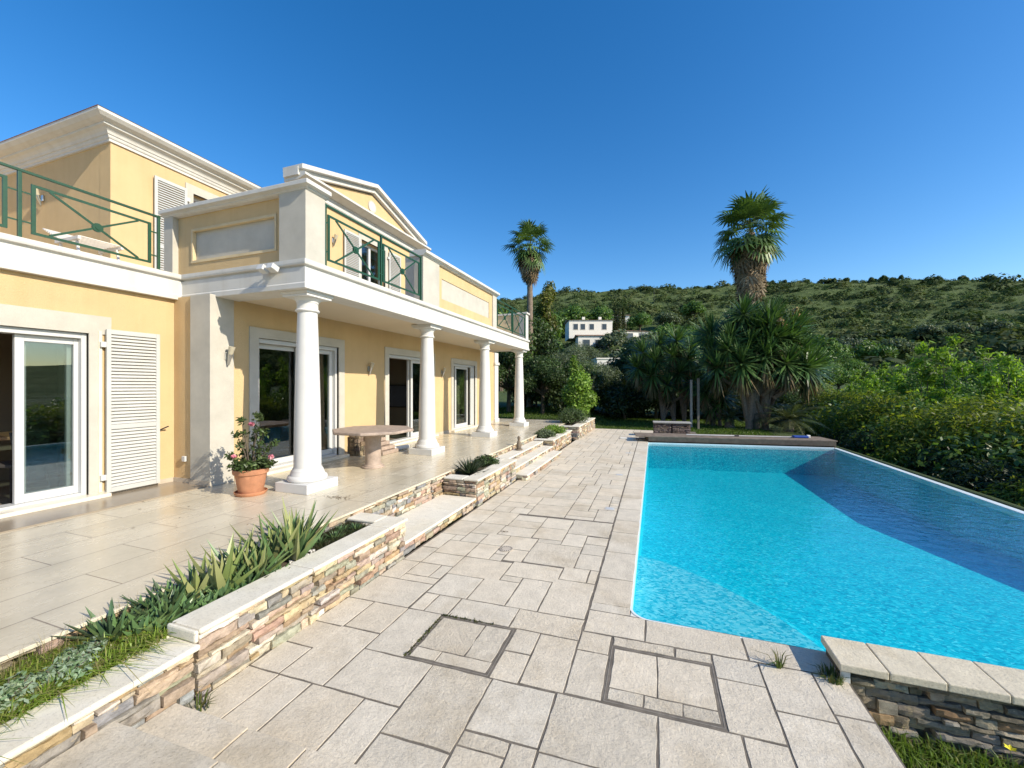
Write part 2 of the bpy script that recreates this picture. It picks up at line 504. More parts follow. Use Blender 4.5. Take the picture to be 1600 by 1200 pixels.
# parapet over the portico
fl = MB()
fl.wall('y', 4.12, 4.28, -6.86, -4.72, 3.52, 4.47, [(-6.53, -4.88, 3.77, 4.22)])
part('parapet', fl, M_YEL)
part('parapet', MB().wall('x', XF - .04, XF - .2, 7.50, 10.50, 3.52, 4.47, [(7.66, 10.30, 3.77, 4.20)]), M_YEL)
part('parapet_panel', MB().box(-6.53, -4.88, 4.165, 4.27, 3.77, 4.22), M_ROUGHW)
part('parapet_panel', MB().box(XF - .19, XF - .055, 7.66, 10.30, 3.77, 4.20), M_ROUGHW)
fr = MB()
for a in ((-6.56, -6.524), (-4.886, -4.85)): fr.box(a[0], a[1], 4.108, 4.160, 3.74, 4.25)
fr.box(-6.524, -4.886, 4.1085, 4.1595, 4.214, 4.25); fr.box(-6.524, -4.886, 4.1085, 4.1595, 3.74, 3.776)
part('panel_trim', fr, mat_plain('pale_trim', (.63, .50, .30), .9, bscale=110, bdist=.004))
for q in ((-7.06, -6.86, 4.04, 4.30), (-4.72, XF, 4.04, 4.37), (XF - .42, XF - .004, 6.87, 7.50), (XF - .25, XF - .004, 10.50, 10.78)):
    part('parapet_post', MB().box(*q, 3.50, 4.47), M_ROUGHW, bevel=.004)
CP = [(-.30, 4.455), (.0, 4.455), (.03, 4.47), (.03, 4.485), (.085, 4.50), (.085, 4.55), (.05, 4.575), (-.30, 4.575)]
cp = MB(); cp.sweep([(-7.08, 4.06), (XF, 4.06), (XF, 4.40)], CP)
part('parapet_cap', cp, M_WHITE, bevel=.003)
part('parapet_cap', MB().sweep([(XF, 6.84), (XF, 10.81)], CP), M_WHITE, bevel=.003)
fp = MB(); fp.wall('y', 13.62, 13.80, -9, -4.30, 3.52, 4.42)
part('parapet', fp, mat_plain('beige_render', (.60, .50, .32), .9, bscale=130, bdist=.003))
ps = MB(); ps.box(-4.52, XF, 13.58, 13.86, 3.50, 4.44); ps.box(-4.58, XF + .05, 13.53, 13.90, 4.44, 4.50); ps.box(-9, -4.585, 13.58, 13.84, 4.425, 4.49)
part('parapet_post', ps, M_WHITE, bevel=.006)

# upper floor
XU, XW = -8.6, -7.3
part('upper_floor_wall', MB().wall('x', XU, XU - .3, 4.14, 15, 3.5, 6.05, [(5.42, 6.50, 3.6, 5.70)]), M_YEL)
part('upper_floor_wall', MB().wall('y', 4.143, 4.44, -14, XU - .003, 3.5, 6.05), M_YEL)
part('upper_floor_wall', MB().box(-14, XU - .31, 14.7, 15, 3.5, 6.05), M_YEL)
part('bay_wall', MB().wall('x', XW, XW - .3, 6.78, 11.62, 3.5, 6.16, [(8.72, 9.72, 3.6, 5.78)]), M_YEL)
bw = MB(); bw.box(XU - .28, XW - .003, 6.783, 7.0, 3.5, 6.16); bw.box(XU - .28, XW - .003, 11.4, 11.617, 3.5, 6.16)
part('bay_wall', bw, M_YEL)
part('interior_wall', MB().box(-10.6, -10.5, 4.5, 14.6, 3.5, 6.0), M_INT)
KP = [(-.35, 5.99), (.03, 5.99), (.03, 6.03), (.045, 6.04), (.055, 6.065), (.055, 6.085), (.07, 6.09), (.085, 6.13), (.12, 6.165), (.165, 6.185), (.165, 6.215), (.20, 6.225), (.25, 6.25), (.285, 6.285), (.30, 6.30), (.30, 6.345), (-.35, 6.345)]
part('cornice', MB().sweep([(-14, 4.14), (XU, 4.14), (XU, 15), (-14, 15)][0:3], KP), M_WHITE)
rf = MB()
rf.faces([(-14.3, 3.83, 6.35), (-8.29, 3.83, 6.35), (-8.29, 15.3, 6.35), (-14.3, 15.3, 6.35), (-11.3, 7.2, 6.95), (-11.3, 12, 6.95)], [(0, 1, 4), (1, 2, 5, 4), (2, 3, 5), (3, 0, 4, 5), (0, 3, 2, 1)])
part('roof', rf, mat_plain('roof_tiles', (.36, .17, .09), .85, var=.3, vscale=6))
m = MB()
for (a, b) in ((5.28, 5.42), (6.50, 6.64)): m.box(XU - .05, XU + .02, a, b, 3.55, 5.86)
m.box(XU - .05, XU + .019, 5.42, 6.50, 5.70, 5.86)
part('window_surround', m, M_ROUGHW)
m = MB()
for (a, b) in ((8.60, 8.72), (9.72, 9.84)): m.box(XW - .05, XW + .02, a, b, 3.55, 5.92)
m.box(XW - .05, XW + .019, 8.72, 9.72, 5.78, 5.92)
part('window_surround', m, M_ROUGHW)
def window(X, y0, y1, z0, z1):
    m = MB(); x0, x1 = X - .2, X - .13
    for a, b in ((y0, y0 + .06), (y1 - .06, y1), ((y0 + y1) / 2 - .04, (y0 + y1) / 2 + .04)): m.box(x0, x1, a, b, z0, z1)
    for a, b in ((z0, z0 + .07), (z1 - .08, z1)): m.box(x0, x1 - .002, y0 + .06, (y0 + y1) / 2 - .04, a, b); m.box(x0, x1 - .002, (y0 + y1) / 2 + .04, y1 - .06, a, b)
    o = part('window', m, M_PVC, bevel=.003)
    MB().box(X - .17, X - .162, y0 + .06, (y0 + y1) / 2 - .04, z0 + .07, z1 - .08).build('glass_pane', M_GLASS, o)
    MB().box(X - .17, X - .162, (y0 + y1) / 2 + .04, y1 - .06, z0 + .07, z1 - .08).build('glass_pane', M_GLASS, o)
window(XU, 5.42, 6.50, 3.6, 5.70)
window(XW, 8.72, 9.72, 3.6, 5.78)
shutter(XU, 4.74, 5.28, 3.62, 5.72, -1)
shutter(XW, 8.05, 8.60, 3.62, 5.80, -1)
shutter(XW, 9.84, 10.40, 3.62, 5.80, 1)
# pediment of the bay
part('bay_architrave', MB().sweep([(XW, 6.74), (XW, 11.66)], [(-.3, 6.12), (.03, 6.12), (.03, 6.19), (.045, 6.20), (.045, 6.30), (.06, 6.31), (.06, 6.34), (-.3, 6.34)]), M_WHITE)
part('bay_cornice', MB().sweep([(XW, 6.63), (XW, 11.77)], [(-.3, 6.345), (.10, 6.345), (.13, 6.36), (.26, 6.40), (.30, 6.42), (.30, 6.47), (.26, 6.49), (-.3, 6.52)]), M_WHITE)
yc, hw, zb, zp = 9.10, 2.38, 6.46, 7.16
td = MB()
for x in (XW - .25, XW + .04): td.face([(x, yc - hw + .1, zb), (x, yc + hw - .1, zb), (x, yc, zp - .05)])
td.face([(XW - .25, yc - hw + .1, zb), (XW + .04, yc - hw + .1, zb), (XW + .04, yc, zp - .05), (XW - .25, yc, zp - .05)])
td.face([(XW - .25, yc + hw - .1, zb), (XW + .04, yc + hw - .1, zb), (XW + .04, yc, zp - .05), (XW - .25, yc, zp - .05)])
td.face([(XW - .25, yc - hw + .1, zb), (XW + .04, yc - hw + .1, zb), (XW + .04, yc + hw - .1, zb), (XW - .25, yc + hw - .1, zb)])
ped = part('pediment', td, M_YEL)
def raking(off_lo, off_hi, x0, x1, name):
    m = MB(); hw2 = hw + .12
    for sgn in (-1, 1):
        e = yc + sgn * hw2
        m.faces([(x0, e, zb + off_lo - .02), (x1, e, zb + off_lo - .02), (x1, yc, zp + off_lo), (x0, yc, zp + off_lo),
                 (x0, e, zb + off_hi - .02), (x1, e, zb + off_hi - .02), (x1, yc, zp + off_hi), (x0, yc, zp + off_hi)],
                [(0, 1, 2, 3), (4, 5, 6, 7), (0, 1, 5, 4), (1, 2, 6, 5), (3, 0, 4, 7)])
    return m.build(name, M_WHITE, ped)
for e_ in (yc - hw - .12, yc + hw - .1): MB().box(XW - .279, XW + .139, e_ - .012 if e_ < yc else e_ + .012, e_ + .20 if e_ < yc else e_ + .032, 6.42, 6.60).build('end_block', M_WHITE, ped)
raking(-.02, .10, XW - .28, XW + .14, 'raking_moulding')
raking(.10, .195, XW - .30, XW + .25, 'raking_cornice')
md = MB(); n = 28
md.tube([(XW + .03, yc, 6.78), (XW + .06, yc, 6.78)], [.16, .16], n)
md.build('medallion', M_ROUGHW, ped)
md = MB(); md.tube([(XW + .055, yc, 6.78), (XW + .066, yc, 6.78)], [.135, .12], n); md.build('medallion', M_WHITE, ped)

# railings
def railing(X, posts, z0=3.53, top=4.33, inset=.09, frames=None):
    """posts = y positions; between each two a framed X panel with a centre boss"""
    m = MB()
    m.box(X - .016, X + .016, posts[0] - .02, posts[-1] + .02, top - .028, top)
    for y in posts: m.box(X - .016, X + .016, y - .016, y + .016, z0, top - .029)
    r = part('balcony_railing', m, M_GREEN, bevel=.003)
    for a, b in zip(posts[:-1], posts[1:]):
        y0, y1, za, zb = a + inset, b - inset, z0 + .10, top - .13
        p = MB()
        p.box(X - .009, X + .009, y0, y0 + .036, za, zb); p.box(X - .009, X + .009, y1 - .036, y1, za, zb)
        p.box(X - .0085, X + .0085, y0 + .036, y1 - .036, za, za + .028); p.box(X - .0085, X + .0085, y0 + .036, y1 - .036, zb - .028, zb)
        ya, yb, zc, zd = y0 + .15, y1 - .15, za + .03, zb - .03
        p.bar((X, ya, zc), (X, yb, zd), .014, .024); p.bar((X + .002, ya, zd), (X + .002, yb, zc), .014, .024)
        p.tube([(X - .012, (ya + yb) / 2, (zc + zd) / 2), (X + .014, (ya + yb) / 2, (zc + zd) / 2)], .055, 18)
        p.tube([(X + .012, (ya + yb) / 2, (zc + zd) / 2), (X + .022, (ya + yb) / 2, (zc + zd) / 2)], .028, 12)
        for z in (za + .12, zb - .12):
            p.box(X - .006, X + .006, a + .018, y0, z - .008, z + .008); p.box(X - .006, X + .006, y1, b - .018, z - .008, z + .008)
        p.build('railing_panel', M_GREEN, r)
railing(-6.69, [-1.6, -.26, 1.08, 2.42, 3.76])
railing(XF - .03, [4.40, 5.61, 6.82], top=4.42, inset=.045, z0=3.545)
railing(XF - .03, [10.81, 12.2, 13.55], top=4.42, inset=.06, z0=3.545)

# wall lamps: tilted half-cones of steel with a pale glass top
def wall_lamp(label, loc, rz):
    t = thing('wall_lamp', label, 'lamp', loc, rz, 'wall lamps on the villa')
    MB().box(0, .02, -.03, .03, -.06, .05).build('wall_plate', M_STEEL, t, local=True, bevel=.004)
    MB().tube([(.03, 0, -.14), (.068, 0, .0), (.074, 0, .02)], [.012, .030, .032], 14).build('lamp_body', M_STEEL, t, local=True, smooth=True)
    MB().tube([(.075, 0, .022), (.110, 0, .125)], [.031, .044], 14).build('lamp_shade', mat_plain('lamp_glass', (.50, .45, .33), .3), t, local=True, smooth=True)
wall_lamp('steel wall lamp on the white corner pilaster left of the first portico column', (XB + .014, 4.17, 2.34), 0)
wall_lamp('steel wall lamp on yellow wall between the first and second portico doors', (XB + .002, 7.28, 2.28), 0)
wall_lamp('steel wall lamp on yellow wall between the second and third portico doors', (XB + .002, 10.5, 2.30), 0)
wall_lamp('steel wall lamp on shaded upper wall behind the left balcony railing', (-10.62, 4.14, 5.36), -math.pi / 2)
wall_lamp('steel wall lamp on the upper bay wall left of its shutters', (XW + .002, 7.72, 5.40), 0)
wall_lamp('steel wall lamp on the upper bay wall right of its shutters', (XW + .002, 10.95, 5.40), 0)
fl = thing('floodlight', 'small white twin floodlight on the shaded face of the portico beam', 'floodlight', (-4.78, 4.0, 3.44))
MB().box(-.07, .07, 0, .03, -.03, .04).build('mount', M_PVC, fl, local=True, bevel=.005)
for sx in (-1, 1):
    MB().obox((sx * .085, -.075, .0), (.055, 0, 0), (0, .05, -.02), (0, .014, .035)).build('lamp_head', M_PVC, fl, local=True, bevel=.008)
    MB().bar((sx * .05, .0, 0), (sx * .08, -.04, 0), .02, .02).build('bracket', M_PVC, fl, local=True)

# sun lounger on the left balcony
t = thing('sun_lounger', 'white slatted sun lounger with raised back behind the left balcony railing', 'lounger', (-8.0, 3.50, 3.53), -math.pi / 2)
t.scale = (.85, .85, .95)
M_LNG = mat_plain('lounger_plastic', (.72, .67, .60), .5)
for x in (-.28, .28): MB().box(x - .02, x + .02, -.05, .62, .42, .47).build('side_rail', M_LNG, t, local=True, bevel=.004)
sl = MB()
for i in range(9): sl.box(-.26, .26, -.04 + i * .072, .0 + i * .072, .472, .485)
sl.build('seat', M_LNG, t, local=True)
bk = MB()
for i in range(7): bk.obox((0, -.10 - i * .065, .53 + i * .028), (.26, 0, 0), (0, .022, -.0095), (0, .004, .009))
bk.build('backrest', M_LNG, t, local=True)
for x in (-.26, .26):
    for y0, y1 in ((.05, -.1), (.5, .62)): MB().bar((x, y0, .42), (x, y1, 0), .03, .03).build('leg', M_LNG, t, local=True)

# furniture glimpsed inside
t = thing('dining_table', 'wooden dining table inside the open left door', 'table', (-8.15, 2.75, T + .015))
MB().box(-.45, .45, -.55, .55, .72, .76).build('tabletop', mat_plain('table_wood', (.42, .24, .12), .4, var=.25, vscale=5), t, local=True, bevel=.008)
for x in (-.38, .38):
    for y in (-.46, .46): MB().box(x - .03, x + .03, y - .03, y + .03, 0, .72).build('leg', M_DARK, t, local=True)
t = thing('dining_chair', 'black metal chair at the dining table by the left door', 'chair', (-7.35, 2.62, T + .015), math.radians(20))
MB().box(-.2, .2, -.2, .2, .44, .48).build('seat', mat_plain('seat_cloth', (.05, .045, .04), .8), t, local=True, bevel=.012)
MB().obox((.21, 0, .70), (.012, 0, .0), (0, .2, 0), (-.03, 0, .16)).build('backrest', mat_plain('seat_cloth', (.05, .045, .04), .8), t, local=True, bevel=.008)
for x in (-.17, .17):
    for y in (-.17, .17): MB().bar((x, y, .44), (x * 1.25, y * 1.2, 0), .022, .022).build('leg', M_DARK, t, local=True)
t = thing('sofa', 'dark brown sofa in the gloom behind the second portico door', 'sofa', (-7.9, 8.9, T + .015))
MS = mat_plain('sofa_leather', (.06, .035, .022), .5)
MB().box(-.4, .4, -.9, .9, .08, .42).build('seat', MS, t, local=True, bevel=.05)
MB().box(-.45, -.25, -.9, .9, .42, .85).build('backrest', MS, t, local=True, bevel=.05)
for y in (-.98, .90): MB().box(-.4, .4, y, y + .08, .05, .6).build('armrest', MS, t, local=True, bevel=.03)
for y in (-.85, .85): MB().box(-.3, .3, y - .04, y + .04, 0, .08).build('foot', M_DARK, t, local=True)
t = thing('television', 'flat grey television on the wall behind the second portico door', 'television', (-7.2, 10.08, 1.6))
MB().box(-.55, .55, -.05, 0, -.33, .33).build('casing', M_DARK, t, local=True, bevel=.006)
MB().box(-.52, .52, -.056, -.0505, -.30, .30).build('screen', mat_plain('screen_grey', (.10, .11, .14), .15), t, local=True)
def curtain(label, x, y0, y1, col):
    m = MB(); n = 60; vs = []; fs = []
    for j, z in enumerate((T + .03, 2.55)):
        for i in range(n + 1):
            y = y0 + (y1 - y0) * i / n
            vs.append((x + .035 * math.sin(i * 1.25) + .01 * math.sin(i * .5), y, z))
    for i in range(n): fs.append((i, i + 1, n + 2 + i, n + 1 + i))
    m.faces(vs, fs)
    o = m.build('curtain', mat_plain('curtain_' + str(col[1]), col, .9, var=.1), None, smooth=True)
    so = o.modifiers.new('thick', 'SOLIDIFY'); so.thickness = .006
    tag(o, label, 'curtain')
curtain('dark green curtain hanging behind the right pane of the first portico door', XB - .42, 5.85, 6.5, (.10, .13, .07))
curtain('pale olive curtain hanging behind the pane of the third portico door', XB - .42, 12.0, 12.75, (.30, .27, .16))
# ------------------------------------------------------------------ terrace, walls of stacked stone, steps
def mat_tile():
    m, n, l, p = nmat('terrace_tile')
    v = objco(n, l)
    mp = n.new('ShaderNodeMapping'); mp.inputs['Rotation'].default_value = (0, 0, math.pi / 2); l.new(v, mp.inputs[0])
    b = n.new('ShaderNodeTexBrick'); l.new(mp.outputs[0], b.inputs['Vector'])
    b.inputs['Scale'].default_value = 1; b.inputs['Brick Width'].default_value = .90; b.inputs['Row Height'].default_value = .45
    b.inputs['Mortar Size'].default_value = .0045; b.inputs['Mortar Smooth'].default_value = .2; b.offset = .5
    b.inputs['Color1'].default_value = (.585, .52, .39, 1); b.inputs['Color2'].default_value = (.63, .565, .435, 1); b.inputs['Mortar'].default_value = (.26, .21, .16, 1)
    t = noise(n, l, 2.6, 7, .7, objco(n, l, (1, .65, 1)))
    r = ramp(n, l, t.outputs[0], [(.3, (.88, .87, .85)), (.7, (1.06, 1.06, 1.06))])
    c = mixc(n, l, 1, b.outputs[0], r.outputs[0], 'MULTIPLY')
    t2 = noise(n, l, 30, 4, .7, v)
    r2 = ramp(n, l, t2.outputs[0], [(.3, (.93, .93, .92)), (.6, (1.02, 1.02, 1.02))])
    l.new(mixc(n, l, 1, c, r2.outputs[0], 'MULTIPLY'), p.inputs['Base Color'])
    rr = ramp(n, l, t.outputs[0], [(.3, (.20, .20, .20)), (.75, (.34, .34, .34))])
    l.new(rr.outputs[0], p.inputs['Roughness'])
    p.inputs['Specular IOR Level'].default_value = .5
    nb = bumpn(n, l, p, b.outputs['Fac'], -.4, .002)
    bumpn(n, l, p, t2.outputs[0], .12, .001, nb)
    return m
M_TILE = mat_tile()
XE = -3.22
tm = MB()
tm.box(-14, XL, -5, 16.3, .05, T - .002)
tm = MB()
tm.faces([(XL - .02, -5, T), (XE, -5, T), (XE, 16.4, T), (-6.6, 16.4, T), (-6.6, 14.95, T), (XB - .02, 14.95, T), (XB - .02, 4.0, T), (XL - .02, 4.0, T)], [(0, 1, 2, 3, 4, 5, 6, 7)])
tag(tm.build('terrace', M_TILE), kind='structure')
M_COPE = mat_plain('coping_stone', (.72, .69, .61), .75, var=.09, vscale=7, bscale=60, bdist=.0012, bstr=.4, spec=.3)

PAL = [(.42, .27, .115), (.50, .36, .19), (.56, .46, .30), (.30, .27, .21), (.27, .265, .24), (.40, .24, .14), (.36, .24, .15), (.60, .52, .39), (.32, .30, .20), (.46, .31, .20), (.52, .40, .24), (.38, .30, .20)]
M_STONE = mat_col('stacked_stone', .9, bscale=42, bdist=.012, bstr=1.0, var=.42, vscale=16, stretch=(1, 1, 1.4), spec=.2, veins=[(11, (.46, .36, .22), .58, .68), (22, (.15, .125, .10), .62, .70), (9, (.36, .21, .12), .66, .78), (17, (.62, .56, .46), .63, .74)])
def stone_face(mb, p0, p1, z0, z1, seed, rows=(.026, .068), lens=(.06, .30), proud=(.0, .034), depth=.09, pal=PAL, dark=1.0):
    """split ledger stones laid in uneven courses between p0 and p1 (outwards = right of p0->p1)"""
    r = random.Random(seed)
    p0, p1 = Vector((*p0, 0)), Vector((*p1, 0))
    L = (p1 - p0).length; d = (p1 - p0) / L; nrm = Vector((d.y, -d.x, 0))
    s = 0
    while s < L - .02:                                   # ledger panels with courses of their own
        pw = min(r.uniform(.35, .75), L - s)
        if L - s - pw < .15: pw = L - s
        z = z0
        while z < z1 - .004:
            h = min(r.uniform(*rows), z1 - z)
            if z1 - z - h < .018: h = z1 - z
            a = s + r.uniform(-.05, .05) * (s > .01)
            end = s + pw + (r.uniform(-.05, .05) if s + pw < L - .01 else 0)
            a = max(a, 0)
            while a < end - .01:
                ln = min(r.uniform(*lens), end - a)
                if end - a - ln < .05: ln = end - a
                pr = r.uniform(*proud)
                c = r.choice(pal); k = r.uniform(.85, 1.25) * dark; gm = (c[0] + c[1] + c[2]) / 3; c = tuple(q * .72 + gm * .28 for q in c)
                mb.col = (c[0] * k, c[1] * k * r.uniform(.95, 1.05), c[2] * k * r.uniform(.9, 1.1), 0)
                nu = max(1, int(ln / .035)); g = .0036
                grid = []
                for j in range(3):
                    row = []
                    for i in range(nu + 1):
                        u = a + g + (ln - 2 * g) * i / nu; zz = z + g + (h - 2 * g) * j / 2
                        edge = (i in (0, nu)) or j in (0, 2)
                        o = pr + r.uniform(-.008, .008) - (.008 if edge else 0)
                        zz += r.uniform(-.003, .003) if j != 1 else 0
                        row.append(p0 + d * u + nrm * o + Vector((0, 0, zz)))
                    grid.append(row)
                vs = [q for row in grid for q in row]; w_ = nu + 1; fs = []
                for j in range(2):
                    for i in range(nu): fs.append((j * w_ + i, j * w_ + i + 1, (j + 1) * w_ + i + 1, (j + 1) * w_ + i))
                n0 = len(vs); ring = [i for i in range(w_)] + [w_ * 2 - 1] + [w_ * 3 - 1 - i for i in range(w_)] + [w_]
                for q in ring:
                    vs.append(vs[q] - nrm * (depth + pr))
                for q in range(len(ring)):
                    q2 = (q + 1) % len(ring)
                    fs.append((ring[q], n0 + q, n0 + q2, ring[q2]))
                mb.faces(vs, fs)
                a += ln
            z += h
        s += pw
    return mb

def coping(mb, x0, x1, y0, y1, z0, z1, along='y', slab=.5, seed=1, r_=.012):
    """a row of coping slabs with fine joints and rounded outer edges"""
    r = random.Random(seed)
    a, e = (y0, y1) if along == 'y' else (x0, x1)
    while a < e - .01:
        b = min(a + slab * r.uniform(.9, 1.1), e)
        if e - b < .12: b = e
        k = r.uniform(.93, 1.03); mb.col = (.74 * k, .69 * k, .58 * k, 0)
        dz = r.uniform(-.0015, .0015); g = .0022
        if along == 'y': mb.box(x0, x1, a + g, b - g, z0 + dz, z1 + dz)
        else: mb.box(a + g, b - g, y0, y1, z0 + dz, z1 + dz)
        a = b
    return mb
M_COPEC = mat_col('coping_slab', .78, bscale=70, bdist=.0015, bstr=.5, var=.10, vscale=6, spec=.3, stain=(.90, .87, .80))

# stone riser under the terrace edge
t = thing('terrace_riser', 'long low riser of stacked stone under the edge of the tiled terrace', 'wall', (XE, 6, 0))
m = stone_face(MB(), (XE - .03, -4), (XE - .03, 16.4), .02, T - .026, 11)
m.build('stone_face', M_STONE, t, clean=False)
m = MB(); coping(m, XE - .022, XE + .006, -5, 16.4, T - .022, T + .002, slab=.9, seed=4)
for i in range(len(m.c)): m.c[i] = (m.c[i][0] * .86, m.c[i][1] * .82, m.c[i][2] * .74, 0)
m.build('edge_tile', M_COPEC, t, bevel=.003)

def planter(label, y0, y1, zc, xf, xi, seed, ends=True, zbase=0, corner=None):
    t = thing('planter_wall', label, 'planter', ((xf + XE) / 2, (y0 + y1) / 2, 0))
    m = MB(); stone_face(m, (xf, y0), (xf, y1), zbase, zc - .036, seed)
    if ends:
        stone_face(m, (XE, y0 + .0), (xf - .01, y0 + .0), zbase, zc - .036, seed + 1)
    m.build('stone_face', M_STONE, t, clean=False)
    m = MB(); m.box(xi - .03, xf - .06, y0 + .06, y1 - .06, 0, zc - .04); m.build('wall_core', mat_plain('mortar', (.34, .30, .24), .95), t)
    m = MB(); coping(m, xi, xf + .035, y0 - .03 if ends else y0, y1 + .03, zc - .034, zc, seed=seed, slab=.95)
    if ends: m.col = (.69, .655, .57, 0); m.box(XE + .01, xi - .003, y0 - .03, y0 + .22, zc - .034, zc - .001)
    m.box(XE + .01, xi - .003, y1 - .20, y1 + .03, zc - .034, zc - .001)
    if y0 == 1.655: m.box(xi + .002, xf + .034, 1.63, 1.6545, .366, zc - .001)
    m.build('coping', M_COPEC, t, bevel=.013)
    return t
planter('nearest stone planter wall with low coping beside the foreground steps', -1.0, 1.62, .365, -2.575, -2.80, 21, ends=False)
planter('long stone planter wall with raised coping, filled with aloes beside the terrace', 1.655, 3.80, .44, -2.60, -2.83, 31, ends=False)
planter('short square stone planter holding a dark spiky clump before the three steps', 5.80, 7.66, .43, -2.63, -2.86, 41)
planter('stone planter with small green succulents just past the three steps', 10.95, 13.6, .40, -2.66, -2.88, 51)
planter('farthest stone planter with a round shrub at the end of the terrace', 14.2, 18.3, .47, -2.52, -2.80, 61)
M_SOIL = mat_plain('soil', (.10, .075, .05), .95, var=.4, vscale=14, bscale=40, bdist=.02)
m = MB(); m.box(XE, -2.79, -1, 1.60, .1, .345); m.box(XE, -2.82, 1.61, 3.62, .1, .375); m.box(XE, -2.85, 6.0, 7.5, .1, .37); m.box(XE, -2.87, 11.15, 13.45, .1, .34); m.box(XE, -2.79, 14.4, 18.1, .1, .41)
tag(m.build('soil', M_SOIL), kind='structure')
# tiled ledge between the planters
t = thing('tiled_ledge', 'low pale tiled ledge on a stone plinth between the aloe planter and the square planter', 'ledge', (-2.9, 4.8, 0))
m = stone_face(MB(), (-2.66, 3.82), (-2.66, 5.80), 0, .118, 71); m.build('stone_face', M_STONE, t, clean=False)
m = MB(); m.col = (.66, .62, .53, 0); coping(m, XE - .02, -2.625, 3.835, 5.765, .12, .15, slab=.64, seed=3); m.build('ledge_top', M_COPEC, t, bevel=.005)
# three steps
t = thing('stone_steps', 'three wide shallow steps with pale treads climbing to the terrace', 'steps', (-2.8, 9.3, 0))
for i, (xf, z, ya, yb) in enumerate(((-2.40, .12, 7.70, 10.86), (-2.66, .24, 7.72, 10.9), (-2.93, .36, 7.72, 10.9))):
    m = stone_face(MB(), (xf - .015, ya), (xf - .015, yb), z - .12, z - .032, 81 + i, rows=(.04, .09))
    if i == 0: stone_face(m, (xf - .3, ya + .01), (xf - .02, ya + .01), 0, z - .032, 88)
    m.build('step_riser', M_STONE, t, clean=False)
    m = MB(); coping(m, xf - .33 if i < 2 else XE, xf + .015, ya, yb, z - .03, z, slab=.52, seed=i + 5); m.build('tread', M_COPEC, t, bevel=.005)

# ------------------------------------------------------------------ the paved pool deck
K = .03                                                   # the cross joints run slightly off square
PAVE = []
def P_(x0, x1, y0, y1, rough=None): PAVE.append((x0, x1, y0, y1, rough))
# the slabs one can follow in the foreground
for a in [(-2.6,-2.33,1.6,2.07),(-2.33,-2.06,1.6,2.07),(-2.06,-1.66,1.6,2.07),(-1.66,-1.42,1.3,2.07),(-2.6,-2.34,2.07,2.35),(-2.6,-2.32,2.35,2.63),(-2.34,-1.98,2.07,2.64),(-2.6,-2.32,2.63,3.02),(-2.32,-1.98,2.64,3.02),
          (-1.98,-1.42,2.07,2.46),(-1.42,-.99,1.89,2.46,1),(-.99,-.57,2.05,2.46),(-.57,.02,2.04,2.47,1),(.02,.45,1.95,2.47),(.45,.67,2.0,2.47),(.67,.98,2.2,2.72),(.98,1.18,2.25,2.79),(.67,.98,2.72,3.15),(.98,1.18,2.79,3.15),
          (-.99,-.72,1.95,2.05,1),(-.99,-.72,1.3,1.95),(-.72,-.57,1.3,2.05),(-1.42,-.99,1.3,1.89),(-.57,-.1,1.3,2.04),(-.1,.45,1.3,1.95),(.45,.67,1.3,2.0),(.67,1.18,1.3,2.2),(.98,1.18,2.2,2.25),
          (-1.98,-1.66,2.46,3.02),(-1.02,-.82,2.75,3.02),(-1.02,-.82,2.46,2.75),(-.82,-.53,2.47,3.02),(-.53,-.30,2.92,3.15),(-.53,-.30,2.48,2.92),(-.29,.14,3.04,3.15,1),(.14,.38,3.04,3.15,1),(.38,.67,2.91,3.15),(.38,.67,2.47,2.91),
          (-1.98,-1.84,3.02,3.30),(-1.84,-1.62,3.02,3.30),(-1.62,-1.08,3.02,3.30),(-1.08,-.53,3.02,3.30,1),
          (-1.98,-1.58,3.30,3.70),(-1.58,-1.22,3.30,3.73),(-1.43,-1.22,3.73,3.84),(-1.22,-.93,3.30,3.84),(-.93,-.53,3.30,3.92),
          (-2.6,-1.99,3.02,3.45),(-2.38,-1.99,3.45,3.57),(-2.38,-2.12,3.57,3.85),(-2.12,-1.99,3.57,3.85),(-2.6,-2.38,3.45,3.85),(-2.6,-2.38,3.85,4.24),(-2.38,-1.99,3.85,4.13),(-2.38,-1.99,4.13,4.52),(-2.6,-2.38,4.24,4.70),
          (-1.99,-1.43,3.70,4.13),(-1.43,-.89,3.84,4.17),(-.89,-.62,3.92,4.21),(-.62,-.53,3.92,4.21),
          (-1.99,-1.71,4.13,4.52),(-1.71,-1.57,4.13,4.30),(-1.57,-1.35,4.17,4.48),(-1.71,-1.35,4.48,4.87),(-2.38,-2.25,4.52,4.70),(-2.25,-2.0,4.52,4.82),(-2.0,-1.71,4.52,4.87),(-1.71,-1.57,4.30,4.48),
          (-1.35,-.79,4.19,4.77,1),(-.79,-.53,4.21,4.59),(-.79,-.53,4.59,4.89),(-1.35,-1.06,4.77,4.89,1),(-1.06,-.79,4.77,5.17),(-.79,-.53,4.89,5.14),
          (-2.6,-2.25,4.70,5.22),(-2.25,-1.9,4.82,5.22),(-1.9,-1.45,4.87,5.20),(-1.45,-1.06,4.89,5.29),(-1.45,-1.06,5.29,5.70),(-1.06,-.53,5.17,5.72,1),(-2.6,-2.26,5.22,5.76),(-2.26,-1.88,5.22,5.76),(-1.88,-1.45,5.20,5.46,1),(-1.88,-1.45,5.46,5.70)]:
    P_(*a)
